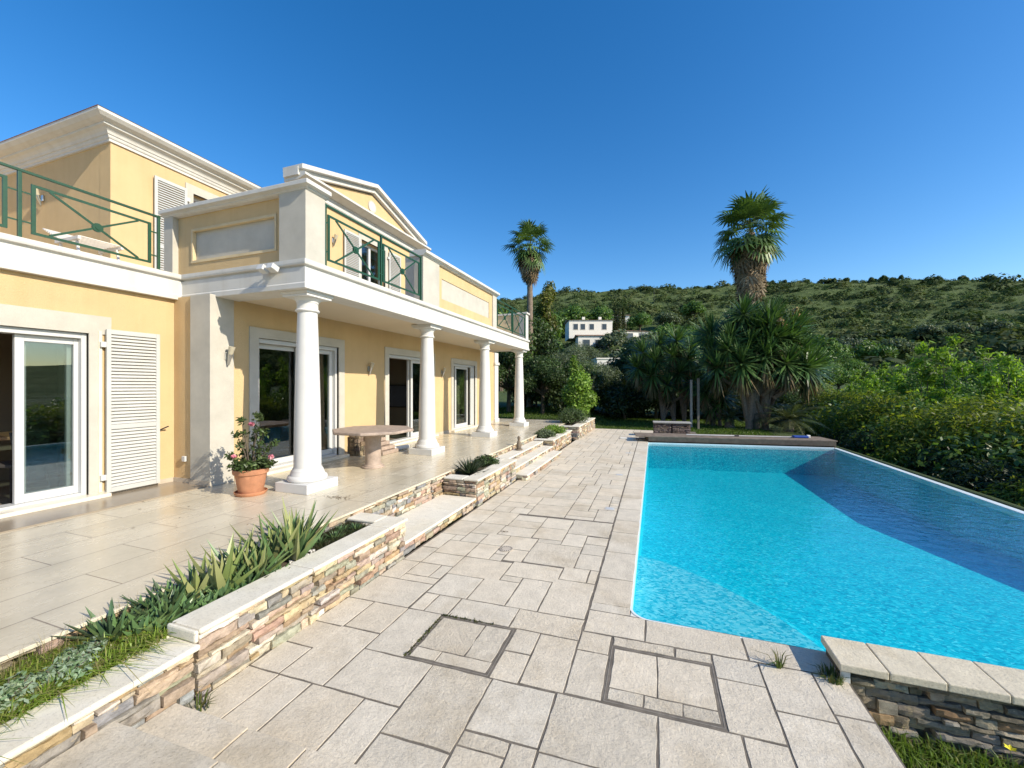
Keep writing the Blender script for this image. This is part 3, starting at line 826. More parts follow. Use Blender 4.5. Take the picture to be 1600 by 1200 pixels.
# the rest in an ashlar of random module sizes
def fill(x0, x1, y0, y1, nx, seed):
    r = random.Random(seed); ux = (x1 - x0) / nx; ny = int(round((y1 - y0) / ux)); uy = (y1 - y0) / ny
    occ = [[False] * nx for _ in range(ny)]
    sizes = [(4, 4), (4, 3), (3, 4), (3, 3), (3, 2), (2, 3), (2, 2), (4, 2), (2, 4), (3, 1), (2, 1)]
    wts = [3, 4, 3, 5, 4, 4, 4, 2, 2, 1, 1]
    for j in range(ny):
        for i in range(nx):
            if occ[j][i]: continue
            opts = []
            for sz, wt in zip(sizes, wts):
                if i + sz[0] <= nx and j + sz[1] <= ny and not any(occ[j + q][i + p] for q in range(sz[1]) for p in range(sz[0])): opts.append((sz, wt))
            sz = r.choices([o[0] for o in opts], [o[1] for o in opts])[0] if opts else (1, 1)
            for q in range(sz[1]):
                for p in range(sz[0]): occ[j + q][i + p] = True
            P_(x0 + i * ux, x0 + (i + sz[0]) * ux, y0 + j * uy, y0 + (j + sz[1]) * uy, 1 if r.random() < .12 else None)
fill(-2.6, -.53, 5.76, 18.3, 15, 5)
fill(-1.42, 1.18, -1.5, 1.3, 18, 6)
P_(-1.66, -1.42, .9, 1.3)
# coping round the pool
r = random.Random(3); y = 3.59
P_(-.52, -.065, 3.155, 3.47); P_(-.065, .62, 3.155, 3.45); P_(.62, 1.18, 3.155, 3.44); P_(-.52, -.185, 3.47, 3.60)
while y < 14.3:
    b = y + r.choice((.42, .5, .56, .62, .66)); P_(-.52, -.185, y, b); y = b
P_(-.52, -.185, y, 15.2)
for a in [(-.53, 1.5, 16.2, 16.8), (-.53, .3, 16.8, 17.4), (.3, 1.5, 16.8, 17.4), (-.53, .0, 17.4, 18.2), (.0, .8, 17.4, 18.2)]: P_(*a)

def paver(mb, x0, x1, y0, y1, rough, r, ztop=0.0, gap=.0068, tone=None, deep=.03):
    k = r.uniform(.93, 1.05); w1 = r.uniform(-.010, .010)
    c = tone or (.66 * k + w1, .585 * k, .465 * k - w1)
    mb.col = (*c, .55 + (.8 if rough else 0) + r.uniform(-.1, .2))
    x0 += gap; x1 -= gap; y0 += gap; y1 -= gap
    if x1 - x0 < .02 or y1 - y0 < .02: return
    pts = []
    def edge(ax, ay, bx, by):
        n = max(2, int(math.hypot(bx - ax, by - ay) / .07))
        for i in range(n):
            t_ = i / n; pts.append([ax + (bx - ax) * t_, ay + (by - ay) * t_])
    edge(x0, y0, x1, y0); edge(x1, y0, x1, y1); edge(x1, y1, x0, y1); edge(x0, y1, x0, y0)
    cx, cy = (x0 + x1) / 2, (y0 + y1) / 2; j = .0045 if rough else .0028
    out = [(p[0] + r.uniform(-j, j), p[1] + r.uniform(-j, j)) for p in pts]
    inn = []
    dz = r.uniform(-.0008, .0008)
    for p in out:
        dx, dy = p[0] - cx, p[1] - cy; e = .0016 * r.uniform(.7, 1.6)
        inn.append((p[0] - math.copysign(min(e, abs(dx)), dx) * (abs(dx) > (x1 - x0) / 2 - .02), p[1] - math.copysign(min(e, abs(dy)), dy) * (abs(dy) > (y1 - y0) / 2 - .02)))
    n = len(pts); vs = [(p[0], p[1] + K * p[0], ztop + dz) for p in inn] + [(p[0], p[1] + K * p[0], ztop - .0010 + dz) for p in out] + [(p[0], p[1] + K * p[0], ztop - deep) for p in out]
    fs = [tuple(range(n))]
    for i in range(n):
        q = (i + 1) % n
        fs.append((n + i, n + q, q, i)); fs.append((2 * n + i, 2 * n + q, n + q, n + i))
    mb.faces(vs, fs)
r = random.Random(12); m = MB()
for p in PAVE: paver(m, *p, r)
M_PAVE = mat_col('paving_stone', .86, bscale=48, bdist=.007, bstr=.75, var=.15, vscale=7, bigrough=.014, spec=.25, stain=(.80, .76, .69))
tag(m.build('paving', M_PAVE, clean=False), kind='structure')
m = MB(); m.faces([(-2.62, -1.6, -.0034), (1.185, -1.6, -.0034), (1.185, 3.47, -.0034), (-.19, 3.47, -.0034), (-.19, 15.4, -.0034), (1.6, 16.0, -.0034), (1.6, 18.3, -.0034), (-2.62, 18.3, -.0034)], [tuple(range(8))])
tag(m.build('paving_joints', mat_plain('joint_mortar', (.15, .128, .10), .95, var=.4, vscale=9, bscale=80, bdist=.004)), kind='structure')
# two wide steps at the near left corner, paved like the deck
tag(MB().box(1.10, 1.180, -1.6, 3.14, -.45, -.034).build('deck_edge', M_COPE), kind='structure')
m = MB(); r = random.Random(5)
for z, ya, yb, xs in ((.11, 1.32, 1.60, (-2.56, -2.0, -1.62, -1.24)), (.22, -1.5, 1.33, (-2.56, -1.84, -1.27)),):
    for a, b in zip(xs[:-1], xs[1:]):
        yy = ya
        while yy < yb - .01:
            q = yb if yb - yy < .9 else yy + .55
            paver(m, a, b, yy, q, None, r, z, deep=.11 if z < .2 else .23); yy = q
tag(m.build('paved_steps', M_PAVE, clean=False), kind='structure')
# hatches of paving in metal rims
def hatch(label, x0, x1, y0, y1, cells, seed, tone_rim):
    t = thing('access_hatch', label, 'hatch cover', ((x0 + x1) / 2, (y0 + y1) / 2 + K * x0, 0), 0, 'paved access hatches in the deck')
    m = MB(); q = .005
    def rim(a, b, c, d):
        m.faces([(x, y_ + K * x, z) for z in (-.03, -.002) for x, y_ in ((a, c), (b, c), (b, d), (a, d))], [(0, 3, 2, 1), (4, 5, 6, 7), (0, 1, 5, 4), (1, 2, 6, 5), (2, 3, 7, 6), (3, 0, 4, 7)])
    rim(x0 + q, x1 - q, y0 + q, y0 + 2.0 * q); rim(x0 + q, x1 - q, y1 - 2.0 * q, y1 - q)
    rim(x0 + q, x0 + 2.0 * q, y0 + 2 * q, y1 - 2 * q); rim(x1 - 2.0 * q, x1 - q, y0 + 2 * q, y1 - 2 * q)
    m.build('rim', tone_rim, t)
    r = random.Random(seed); m = MB()
    for c in cells: paver(m, c[0], c[1], c[2], c[3], c[4] if len(c) > 4 else None, r, -.001, gap=.0045, deep=.02)
    m.build('paving_inset', M_PAVE, t, clean=False)
M_RIM = mat_plain('hatch_rim', (.24, .21, .17), .6, var=.3, vscale=20)
hatch('square paved hatch edged with moss and weeds, left of the deck centre', -1.655, -1.025, 2.465, 3.015, [(-1.63, -1.26, 2.60, 2.99, 1), (-1.26, -1.05, 2.60, 2.99, 1), (-1.63, -1.43, 2.49, 2.60), (-1.43, -1.05, 2.49, 2.60)], 1, M_RIM)
hatch('square paved hatch with a dark metal rim near the pool corner', -.295, .38, 2.485, 3.035, [(-.27, .02, 2.61, 3.01), (.02, .355, 2.61, 3.01), (-.27, -.06, 2.51, 2.61, 1), (-.06, .16, 2.51, 2.61, 1), (.16, .355, 2.51, 2.61, 1)], 2, M_RIM)
t = thing('floor_drain', 'small round slotted floor drain in the deck paving', 'drain', (-1.62, 4.40, .003))
m = MB(); m.lathe([(0, 0), (.078, 0), (.082, .004), (.078, .007), (0, .007)], (0, 0, 0), 28); m.build('grate', mat_plain('drain_plastic', (.52, .45, .36), .6), t, local=True)
m = MB()
for k in range(16):
    a = 2 * math.pi * k / 16; ca, sa = math.cos(a), math.sin(a)
    m.obox((.062 * ca, .062 * sa, .0068), (.010 * ca, .010 * sa, 0), (-.004 * sa, .004 * ca, 0), (0, 0, .0012))
m.build('slots', M_DARK, t, local=True)
for i, (lab, u, v) in enumerate((('white skimmer lid nearest the camera, set in the deck', 953, 795), ('white skimmer lid in the middle of the far deck', 968, 742), ('white skimmer lid farthest along the deck', 982, 708))):
    D = 1.9 * 630 / (v - 603); x, y_ = at(u, D)
    t = thing('skimmer_lid', lab, 'lid', (x, y_, .002), 0, 'white lids in the deck')
    MB().box(-.055, .055, -.055, .055, 0, .005).build('lid', M_PVC, t, local=True, bevel=.003)
    MB().box(-.075, .075, -.075, .075, -.004, .0025).build('lid_frame', mat_plain('lid_frame', (.55, .52, .46), .6), t, local=True)

# ------------------------------------------------------------------ pool
PNL, PNR, PFR, PFL = (-.18, 3.465), (5.25, 3.36), (5.25, 15.07), (-.18, 14.36)
def mat_water():
    m, n, l, p = nmat('pool_water'); n.remove(p)
    t = n.new('ShaderNodeBsdfTransparent'); t.inputs[0].default_value = (.80, .97, .99, 1)
    g = n.new('ShaderNodeBsdfGlossy'); g.inputs['Roughness'].default_value = 0.0
    v = objco(n, l, (1, 1, 1))
    a = noise(n, l, 5.5, 4, .55, v, dist=.8)
    b = n.new('ShaderNodeBump'); b.inputs['Strength'].default_value = .16; b.inputs['Distance'].default_value = .06
    l.new(a.outputs[0], b.inputs['Height']); l.new(b.outputs[0], g.inputs['Normal'])
    mx = n.new('ShaderNodeMixShader')
    l.new(schlick(n, l, .02), mx.inputs[0]); l.new(t.outputs[0], mx.inputs[1]); l.new(g.outputs[0], mx.inputs[2])
    l.new(mx.outputs[0], n['Material Output'].inputs[0])
    return m
def mat_mosaic(name, cols, warp=.35, sc=17.0):
    """glass mosaic of several blues, the wavering and sparkle of rippled water put into its pattern"""
    m, n, l, p = nmat(name)
    v = objco(n, l)
    wn_ = noise(n, l, 4.0, 3, .5, v)
    wv = n.new('ShaderNodeVectorMath'); wv.operation = 'MULTIPLY_ADD'
    l.new(wn_.outputs['Color'], wv.inputs[0]); wv.inputs[1].default_value = (warp, warp, warp); l.new(v, wv.inputs[2])  # bends the tile pattern itself, in place of refraction by the ripples
    mp = n.new('ShaderNodeMapping'); mp.inputs['Scale'].default_value = (sc * .75, sc * 1.25, sc); l.new(wv.outputs[0], mp.inputs[0])
    vo = n.new('ShaderNodeTexVoronoi'); vo.feature = 'F1'; vo.distance = 'CHEBYCHEV'; vo.inputs['Scale'].default_value = 1.0; l.new(mp.outputs[0], vo.inputs['Vector'])
    sp = n.new('ShaderNodeSeparateColor'); l.new(vo.outputs['Color'], sp.inputs[0])
    r = ramp(n, l, sp.outputs[0], cols)
    big = noise(n, l, .8, 3, .5, v)
    rb = ramp(n, l, big.outputs[0], [(.3, (.93, .96, .97)), (.7, (1.05, 1.03, 1.02))])
    l.new(mixc(n, l, 1, r.outputs[0], rb.outputs[0], 'MULTIPLY'), p.inputs['Base Color'])
    p.inputs['Roughness'].default_value = .5; p.inputs['Specular IOR Level'].default_value = .1
    return m
M_MOS = mat_mosaic('pool_mosaic', [(0, (.0, .30, .44)), (.3, (.0, .44, .56)), (.65, (.002, .52, .63)), (.9, (.03, .62, .71)), (1, (.12, .72, .78))], warp=.14, sc=44)
M_MOSL = mat_mosaic('pool_step_mosaic', [(0, (.0, .32, .45)), (.3, (.03, .47, .58)), (.6, (.12, .57, .66)), (.85, (.17, .60, .67)), (1, (.26, .65, .70))], sc=46, warp=.10)
cr = .16
corner = [(PNL[0] + cr - cr * math.sin(a), PNL[1] + cr - cr * math.cos(a)) for a in [math.pi / 2 * i / 6 for i in range(7)]]   # near side to left side
rimp = [PNR, PFR, PFL] + corner[::-1]
ZW = -.035
m = MB(); m.face([(x, y, ZW) for x, y in [PFL] + corner[::-1] + [PNR, PFR]])
tag(m.build('pool_water', mat_water(), clean=False), kind='structure')
def dep(y): return .50 + .37 * min(1, max(0, (y - 5) / 5))
m = MB(); ys = [3.2, 5, 6.5, 8, 10, 15.3]
for a, b in zip(ys[:-1], ys[1:]): m.face([(-.4, a, -dep(a)), (5.4, a, -dep(a)), (5.4, b, -dep(b)), (-.4, b, -dep(b))])
n_ = len(rimp)
for i in range(n_):
    a, b = rimp[i], rimp[(i + 1) % n_]
    m.face([(a[0], a[1], -1.2), (b[0], b[1], -1.2), (b[0], b[1], -.12), (a[0], a[1], -.12)])
tag(m.build('pool_basin', M_MOS), kind='structure')
m = MB()
for i in range(n_):
    a, b = rimp[i], rimp[(i + 1) % n_]
    top = ZW + .002 if a == PNR else -.004
    m.face([(a[0], a[1], -.12), (b[0], b[1], -.12), (b[0], b[1], top), (a[0], a[1], top)])
mr = MB(); mr.box(5.258, 5.37, 3.0, 15.2, -1.0, ZW + .006); mr.faces([], [])
ml = mat_plain('pool_liner_white', (.74, .80, .80), .35, var=.05)
tag(m.build('pool_liner', ml), kind='structure')
tag(mr.build('pool_overflow_rim', ml, bevel=.004), kind='structure')
m = MB(); out = [(p[0] - .012 * (p[0] < 0), p[1] - .012 * (p[1] < 4)) for p in [PFL] + corner[::-1] + [(1.12, 3.448)]]
inn = [PFL] + corner[::-1] + [(1.12, 3.46)]
for i in range(len(out) - 1):
    a, b, c, d = out[i], out[i + 1], inn[i + 1], inn[i]
    m.face([(a[0] - .006, a[1], -.003), (b[0] - .006, b[1], -.003), (c[0], c[1], -.003), (d[0], d[1], -.003)])
tag(m.build('pool_edge_trim', ml), kind='structure')
# shallow corner step seen through the water
m = MB(); cs = []
for i in range(13):
    a = math.pi / 2 * i / 12
    cs.append((-.18 + 1.55 * math.cos(a) ** 1.3, 3.46 + 1.75 * math.sin(a) ** 1.3))
m.face([(-.18, 3.40, -.20)] + [(x, y, -.20) for x, y in cs])
nk = len(cs); vs = []; fs = []
for j in range(9):
    f_ = j / 8; e_ = f_ * f_ * (3 - 2 * f_)
    for q in cs: vs.append((-.18 + (q[0] + .18) * (1 + .35 * f_), 3.46 + (q[1] - 3.46) * (1 + .35 * f_), -.20 - .42 * e_))
for j in range(8):
    for i in range(nk - 1): fs.append((j * nk + i, (j + 1) * nk + i, (j + 1) * nk + i + 1, j * nk + i + 1))
tag(m.build('pool_corner_step', M_MOSL), kind='structure')
m = MB(); m.faces(vs, fs)
tag(m.build('pool_corner_slope', M_MOS, smooth=True), kind='structure')
m = MB(); m.face([(-.187, 3.452, -.007)] + [(x, y, -.007) for x, y in corner])
tag(m.build('pool_corner_fill', M_COPE), kind='structure')

# low wall at the near edge of the pool
t = thing('low_stone_wall', 'low stone wall with broad pale coping slabs at the near pool edge', 'wall', (2.2, 3.3, 0))
m = MB()
RP = [(.20, .165, .10), (.26, .21, .13), (.30, .25, .17), (.15, .13, .09), (.34, .20, .08), (.22, .19, .12), (.28, .25, .18)]
stone_face(m, (1.19, 3.19), (5.2, 3.19), -.42, .068, 91, rows=(.03, .08), lens=(.06, .26), proud=(0, .045), pal=RP)
m.build('stone_face', M_STONE, t, clean=False)
MB().box(1.15, 5.2, 3.225, 3.44, -.9, .07).build('wall_core', mat_plain('mortar_dark', (.12, .10, .07), .95), t)
MB().box(1.135, 1.185, 3.15, 3.172, -.02, .07).build('corner_stone', M_COPE, t, bevel=.004)
m = MB(); coping(m, 1.12, 5.25, 3.135, 3.452, .072, .122, along='x', slab=.26, seed=9)
for i in range(len(m.c)): m.c[i] = (m.c[i][0] * .93, m.c[i][1] * .88, m.c[i][2] * .78, 0)
m.build('coping', mat_col('rough_coping', .85, bscale=45, bdist=.008, bstr=.8, var=.14, vscale=7, spec=.2, stain=(.86, .80, .70)), t, bevel=.007)

# cover housing along the far edge
hz = math.atan2(PFR[1] - PFL[1], PFR[0] - PFL[0])
t = thing('pool_cover_housing', 'long low wooden housing for the pool cover along the far pool edge', 'housing', (-.55, 14.40, 0), hz)
M_DECKW = mat_plain('weathered_boards', (.20, .155, .115), .8, var=.35, vscale=5, bscale=60, bdist=.003, streak=(.7, .68, .66))
m = MB()
for i in range(8): m.box(0 - .02, 5.98, i * .13, i * .13 + .122, .165, .195)
m.build('top_boards', M_DECKW, t, local=True, bevel=.003)
m = MB(); m.box(.38, 5.94, -.0, .03, .02, .162); m.box(.36, .39, 0.03, 1.0, 0, .162); m.box(5.91, 5.94, .03, 1.0, -.6, .162); m.box(.38, 5.94, .98, 1.01, -.2, .162)
m.build('side_boards', mat_plain('dark_boards', (.10, .08, .06), .8, var=.3, vscale=6), t, local=True)
t = thing('pool_pole', 'white telescopic pool pole with a blue brush head lying on the wooden housing', 'pool pole', (1.05, 15.15, .215), hz)
MB().tube([(0, 0, 0), (1.6, .0, 0), (1.62, 0, 0), (3.3, .0, .002)], [.019, .019, .014, .014], 10).build('pole', M_PVC, t, local=True, smooth=True)
MB().tube([(1.52, 0, 0), (1.66, 0, 0)], [.024, .024], 10).build('collar', M_DARK, t, local=True)
hd = MB(); hd.obox((3.5, 0, .02), (.22, 0, 0), (0, .08, 0), (0, 0, .035)); hd.build('brush_head', mat_plain('blue_plastic', (.02, .07, .35), .4), t, local=True, bevel=.02)
MB().obox((3.74, .03, .03), (.06, .01, 0), (0, .05, 0), (0, 0, .05)).build('brush_float', M_PVC, t, local=True, bevel=.02)
t = thing('stone_chest', 'small brown walled chest with a pale slab top beyond the pool housing', 'chest', (.62, 16.35, 0), math.radians(3))
m = MB(); RB = [(.16, .10, .075), (.19, .13, .10), (.13, .085, .065), (.21, .15, .115)]
stone_face(m, (-.62, -.22), (-.03, -.22), 0, .50, 7, rows=(.05, .08), lens=(.12, .3), proud=(0, .012), pal=RB)
stone_face(m, (.02, -.22), (.62, -.22), 0, .50, 8, rows=(.05, .08), lens=(.12, .3), proud=(0, .012), pal=RB)
stone_face(m, (-.62, .22), (-.62, -.22), 0, .50, 9, pal=RB); stone_face(m, (.62, -.22), (.62, .22), 0, .50, 10, pal=RB)
m.box(-.62, .62, -.14, .2, 0, .49)
m.build('chest_side', M_STONE, t, local=True, clean=False)
MB().box(-.66, .66, -.26, .26, .502, .55).build('slab_top', mat_plain('grey_slab', (.40, .38, .34), .7, var=.1), t, local=True, bevel=.006)
for i, (u, D, lab, h) in enumerate(((1080, 18.6, 'pale square post beside the chest, the left and lighter of two posts', 2.15), (1091, 17.9, 'darker square post beside the chest, the right of two posts', 2.2))):
    x, y_ = at(u, D); t = thing('wooden_post', lab, 'post', (x, y_, 0), .2, 'two posts beyond the pool')
    mt = mat_plain('post_wood_%d' % i, ((.36, .33, .29), (.17, .15, .12))[i], .8, var=.2, vscale=8)
    MB().box(-.045, .045, -.045, .045, -.1, h).build('shaft', mt, t, local=True, bevel=.006)
    MB().box(-.055, .055, -.055, .055, h, h + .03).build('post_cap', mt, t, local=True, bevel=.008)
MB_ = MB().box(-1.15, -.6, 14.9, 15.25, .002, .03); tag(MB_.build('paving_slab', M_COPE, bevel=.006), 'loose pale slab lying flat on the deck left of the wooden housing', 'slab')

# ------------------------------------------------------------------ things on the terrace
t = thing('stone_table', 'pink stone table with a chamfered top on one round pedestal under the portico', 'table', (-4.64, 5.85, T))
M_PINK = mat_plain('pink_stone', (.38, .295, .235), .65, var=.25, vscale=9, bscale=40, bdist=.002)
m = MB(); oc = []
for k in range(8):
    a = math.pi / 8 + k * math.pi / 4; oc.append((.70 * math.cos(a), .70 * math.sin(a)))
m.faces([(x, y, .622) for x, y in oc] + [(x, y, .67) for x, y in oc], [tuple(range(7, -1, -1)), tuple(range(8, 16))] + [(i, (i + 1) % 8, 8 + (i + 1) % 8, 8 + i) for i in range(8)])
m.build('tabletop', M_PINK, t, local=True, bevel=.012)
MB().lathe([(0, 0), (.19, 0), (.195, .012), (.19, .025), (.165, .032), (.16, .05), (.142, .062), (.135, .09), (.132, .40), (.14, .52), (.17, .56), (.20, .575), (.20, .613), (0, .613)], (0, 0, 0), 32).build('pedestal', M_PINK, t, local=True, smooth=True)
t = thing('rubble_block', 'low block of dark rubble and pale stacked slabs against the yellow wall behind the table', 'masonry', (-5.62, 6.98, T))
m = MB(); DR = [(.16, .11, .06), (.22, .15, .08), (.12, .09, .06), (.25, .18, .10)]
stone_face(m, (-.22, -.34), (.02, -.34), 0, .42, 5, rows=(.06, .11), lens=(.07, .14), pal=DR); stone_face(m, (.02, -.32), (.02, -.02), 0, .42, 6, rows=(.06, .11), lens=(.08, .14), pal=DR)
m.col = (.12, .09, .06, 0); m.box(-.24, .0, -.3, .36, 0, .43)
m.build('rubble', M_STONE, t, local=True, clean=False)
m = MB()
for i, (x1, y0, y1, z) in enumerate(((.42, -.12, .42, 0), (.36, -.08, .38, .085), (.27, -.02, .32, .17), (.20, .0, .28, .25))): m.box(.03, x1, y0, y1, z + (.001 if i else 0), z + .075)
m.build('pale_slabs', M_PINK, t, local=True, bevel=.012)
m = MB(); m.tube([(.30, .40, .06), (.42, .78, .06)], [.05, .05], 14); m.build('stone_roll', M_COPE, t, local=True, smooth=True)
t = thing('statuette', 'small brown standing stone figurine at the top of the steps', 'statuette', (-3.06, 9.18, .36))
MS_ = mat_plain('brown_stone', (.17, .13, .09), .8, var=.3, vscale=25, bscale=60, bdist=.004)
MB().lathe([(0, 0), (.09, 0), (.09, .03), (.07, .035), (0, .035)], (0, 0, 0), 18).build('plinth', MS_, t, local=True)
MB().lathe([(0, .035), (.055, .04), (.062, .08), (.058, .13), (.045, .18), (.036, .215), (.024, .235), (.028, .25), (.036, .275), (.037, .30), (.028, .325), (.012, .338), (0, .34)], (0, 0, 0), 20).build('figure', MS_, t, local=True, smooth=True)
# ------------------------------------------------------------------ land
AZP = [(-180, .05), (-120, .12), (-71, .19), (-45, .205), (-24, .208), (-19.4, .218), (-10, .234), (-1.8, .240), (5, .236), (13, .2185), (24.2, .197), (32.4, .172), (45, .12), (60, .055), (75, .03), (95, .03), (130, .04), (180, .05)]
RR = 235.0
def ridge(az):
    az = np.degrees(az)
    return np.interp(az, [a for a, b in AZP], [b for a, b in AZP]) * RR
def terr(x, y):
    x = np.asarray(x, float); y = np.asarray(y, float)
    r = np.hypot(x, y); az = np.arctan2(x, y)
    t = np.clip((r - 30) / (RR - 30), 0, None)
    h = ridge(az)
    k = np.clip(h / 40, .2, 1)
    z = np.where(t < 1, h * t ** 1.55, h * (1 - .35 * np.clip(t - 1, 0, 2)))
    z = z + (np.sin(x * .05 + 1.3) * np.cos(y * .043) * 1.4 + np.sin(x * .13 + y * .09) * .6) * np.clip((r - 40) / 60, 0, 1) * k
    # garden: lawn rises gently behind the terrace, falls away beyond the pool
    z = z + np.where((y > 16) & (x < 0), .55 * np.clip((y - 16.5) / 6, 0, 1) * np.clip(-(x + 2.3) / 2, 0, 1), 0)
    z = z - 1.5 * np.clip((x - 5.6) / 1.6, 0, 1) * np.clip((45 - r) / 20, 0, 1)
    return z - .045
xs = sorted(set([-60, -45, -34, -26, -20, -15, -10, -6.5, -3.4, -2.4, -1, -.55, -.35, -.2, 0, .6, 1.2, 2, 3, 4, 5, 5.3, 5.45, 5.6, 6.0, 6.4, 6.8, 7.3, 8, 9, 10.5, 12, 14, 17, 20, 24, 29, 36, 45, 60]))
ys = sorted(set([-60, -40, -25, -15, -8, -3, 0, 1, 2, 2.8, 3.1, 3.3, 3.5, 5, 7, 9, 11, 13, 14, 15.2, 15.5, 15.8, 16.5, 17, 18, 19, 20, 21, 22, 23, 25, 27, 30, 34, 40, 50, 60]))
XX, YY = np.meshgrid(xs, ys); ZZ = terr(XX, YY)
pit = (XX > -.4) & (XX < 5.4) & (YY > 3.2) & (YY < 15.3)
ZZ = np.where(pit, -1.6, ZZ)
ZZ = np.where((XX < -2.45) & (YY < 16.5) & (XX > -14.5), -.25, ZZ)
ZZ = np.where((XX >= -2.45) & (XX <= 1.19) & (YY < 18.2) & ~pit, np.minimum(ZZ, -.06), ZZ)
ZZ = np.where((XX >= 1.2) & (XX < 5.3) & (YY < 3.2) & (YY > -9), -.32, ZZ)
nx, ny = len(xs), len(ys)
V = np.stack([XX, YY, ZZ], -1).reshape(-1, 3)
F = [(j * nx + i, j * nx + i + 1, (j + 1) * nx + i + 1, (j + 1) * nx + i) for j in range(ny - 1) for i in range(nx - 1)]
def mat_lawn():
    m, n, l, p = nmat('lawn_ground')
    v = objco(n, l)
    t = noise(n, l, 1.1, 6, .7, v); r = ramp(n, l, t.outputs[0], [(.3, (.030, .050, .010)), (.55, (.060, .095, .016)), (.75, (.11, .12, .035))])
    l.new(r.outputs[0], p.inputs['Base Color']); p.inputs['Roughness'].default_value = .9
    b = noise(n, l, 60, 4, .8, v); bumpn(n, l, p, b.outputs[0], 1, .04)
    return m
o = np_mesh('lawn', V, F, None, mat_lawn(), smooth=True); tag(o, kind='structure')
# hills: polar sheet out to the skyline and beyond
rs = np.concatenate([np.linspace(55, 90, 12), np.linspace(97, 260, 42), [280, 310, 360, 450, 600, 900]])
azs = np.radians(np.linspace(-180, 180, 241))
R, A = np.meshgrid(rs, azs, indexing='ij')
HX, HY_ = R * np.sin(A), R * np.cos(A)
HZ = terr(HX, HY_)
rg = np.random.default_rng(3)
HZ += rg.normal(0, .35, HZ.shape) * np.clip((R - 80) / 60, 0, 1)
HZ[0] -= 2.5
V = np.stack([HX, HY_, HZ], -1).reshape(-1, 3); na = len(azs)
F = [(i * na + j, i * na + j + 1, (i + 1) * na + j + 1, (i + 1) * na + j) for i in range(len(rs) - 1) for j in range(na - 1)]
m_, n, l, p = nmat('hillside')
v = objco(n, l)
t = noise(n, l, .10, 8, .72, v); r_ = ramp(n, l, t.outputs[0], [(.30, (.066, .098, .034)), (.5, (.108, .145, .054)), (.66, (.165, .19, .088)), (.80, (.30, .28, .18))])
t2 = noise(n, l, .9, 6, .75, v); r2 = ramp(n, l, t2.outputs[0], [(.35, (.55, .6, .5)), (.65, (1.15, 1.12, 1.05))])
l.new(mixc(n, l, 1, r_.outputs[0], r2.outputs[0], 'MULTIPLY'), p.inputs['Base Color']); p.inputs['Roughness'].default_value = .95; p.inputs['Specular IOR Level'].default_value = .1
bumpn(n, l, p, t2.outputs[0], .8, .8)
o = np_mesh('hills', V, F, None, m_, smooth=True); tag(o, kind='structure')

# ------------------------------------------------------------------ foliage builders
def unit(a): return a / np.maximum(np.linalg.norm(a, axis=-1, keepdims=True), 1e-9)
def leaf_cloud(g, n, blobs, size, cols, aspect=.5, shell=.55, up=.35, droop=0.0, fold=True):
    """n leaves spread through the volume of blobs (x, y, z, rx, ry, rz); each leaf a rhombus facing mostly outward and up"""
    B = np.array(blobs, float); vol = (B[:, 3] * B[:, 4] * B[:, 5]) ** .72
    k = g.choice(len(B), n, p=vol / vol.sum())
    d = unit(g.normal(size=(n, 3))); rad = (shell + (1 - shell) * g.random(n)) * g.choice([1.0, .75, 1.12], n, p=[.6, .25, .15])
    P = B[k, :3] + d * rad[:, None] * B[k, 3:6]
    nrm = unit(d * .7 + np.array([0, 0, up]) + g.normal(0, .55, (n, 3)))
    a = unit(np.cross(nrm, unit(g.normal(size=(n, 3)))))
    a[:, 2] -= droop; a = unit(a)
    b = unit(np.cross(nrm, a))
    s = size * g.uniform(.6, 1.35, n)[:, None]
    V = np.stack([P - a * s, P + b * s * aspect, P + a * s, P - b * s * aspect], 1).reshape(-1, 3)
    F = np.arange(4 * n).reshape(n, 4)
    c = np.array(cols, float); t = g.random(n)
    clump = g.uniform(.75, 1.2, len(B))[k]
    C = c[g.integers(0, len(c), n)] * (g.uniform(.75, 1.25, n) * clump)[:, None]
    return V, F, np.concatenate([C, np.zeros((n, 1))], 1)
def cat(parts):
    Vs, Fs, Cs = [], [], []; o = 0
    for V, F, C in parts:
        Vs.append(V); Fs.append(F + o); Cs.append(C); o += len(V)
    return np.concatenate(Vs), np.concatenate(Fs), np.concatenate(Cs)
M_LEAF = mat_leaf('leaf'); M_LEAFG = mat_leaf('glossy_leaf', .42, .22, .3); M_LEAFB = mat_leaf('bamboo_leaf', .5, .5, .3, (1.35, 1.3, .5))
M_DRYL = mat_leaf('dry_leaf', .9, .15, .06, (1.1, 1, .8))
M_BARK = mat_plain('bark', (.11, .085, .06), .95, var=.35, vscale=14, bscale=30, bdist=.02)
M_BARKP = mat_plain('palm_bark', (.20, .155, .115), .95, var=.35, vscale=20, bscale=26, bdist=.03)
MESHES = {}
def limbs(blobs, trunk_r, h0, seed, lean=(0, 0)):
    r = random.Random(seed); m = MB()
    zt = min(b[2] for b in blobs) * .55 + .2
    top = Vector((lean[0] * .6, lean[1] * .6, max(h0, zt)))
    m.tube([(0, 0, -.4), (lean[0] * .25, lean[1] * .25, top.z * .5), top], [trunk_r * 1.25, trunk_r, trunk_r * .8], 8)
    for b in blobs:
        c = Vector(b[:3]); mid = (top + c) / 2 + Vector((r.uniform(-.1, .1), r.uniform(-.1, .1), -.05)) * (c - top).length
        m.tube([top, mid, c + Vector((0, 0, b[5] * .3))], [trunk_r * .6, trunk_r * .35, trunk_r * .08], 6)
    return m
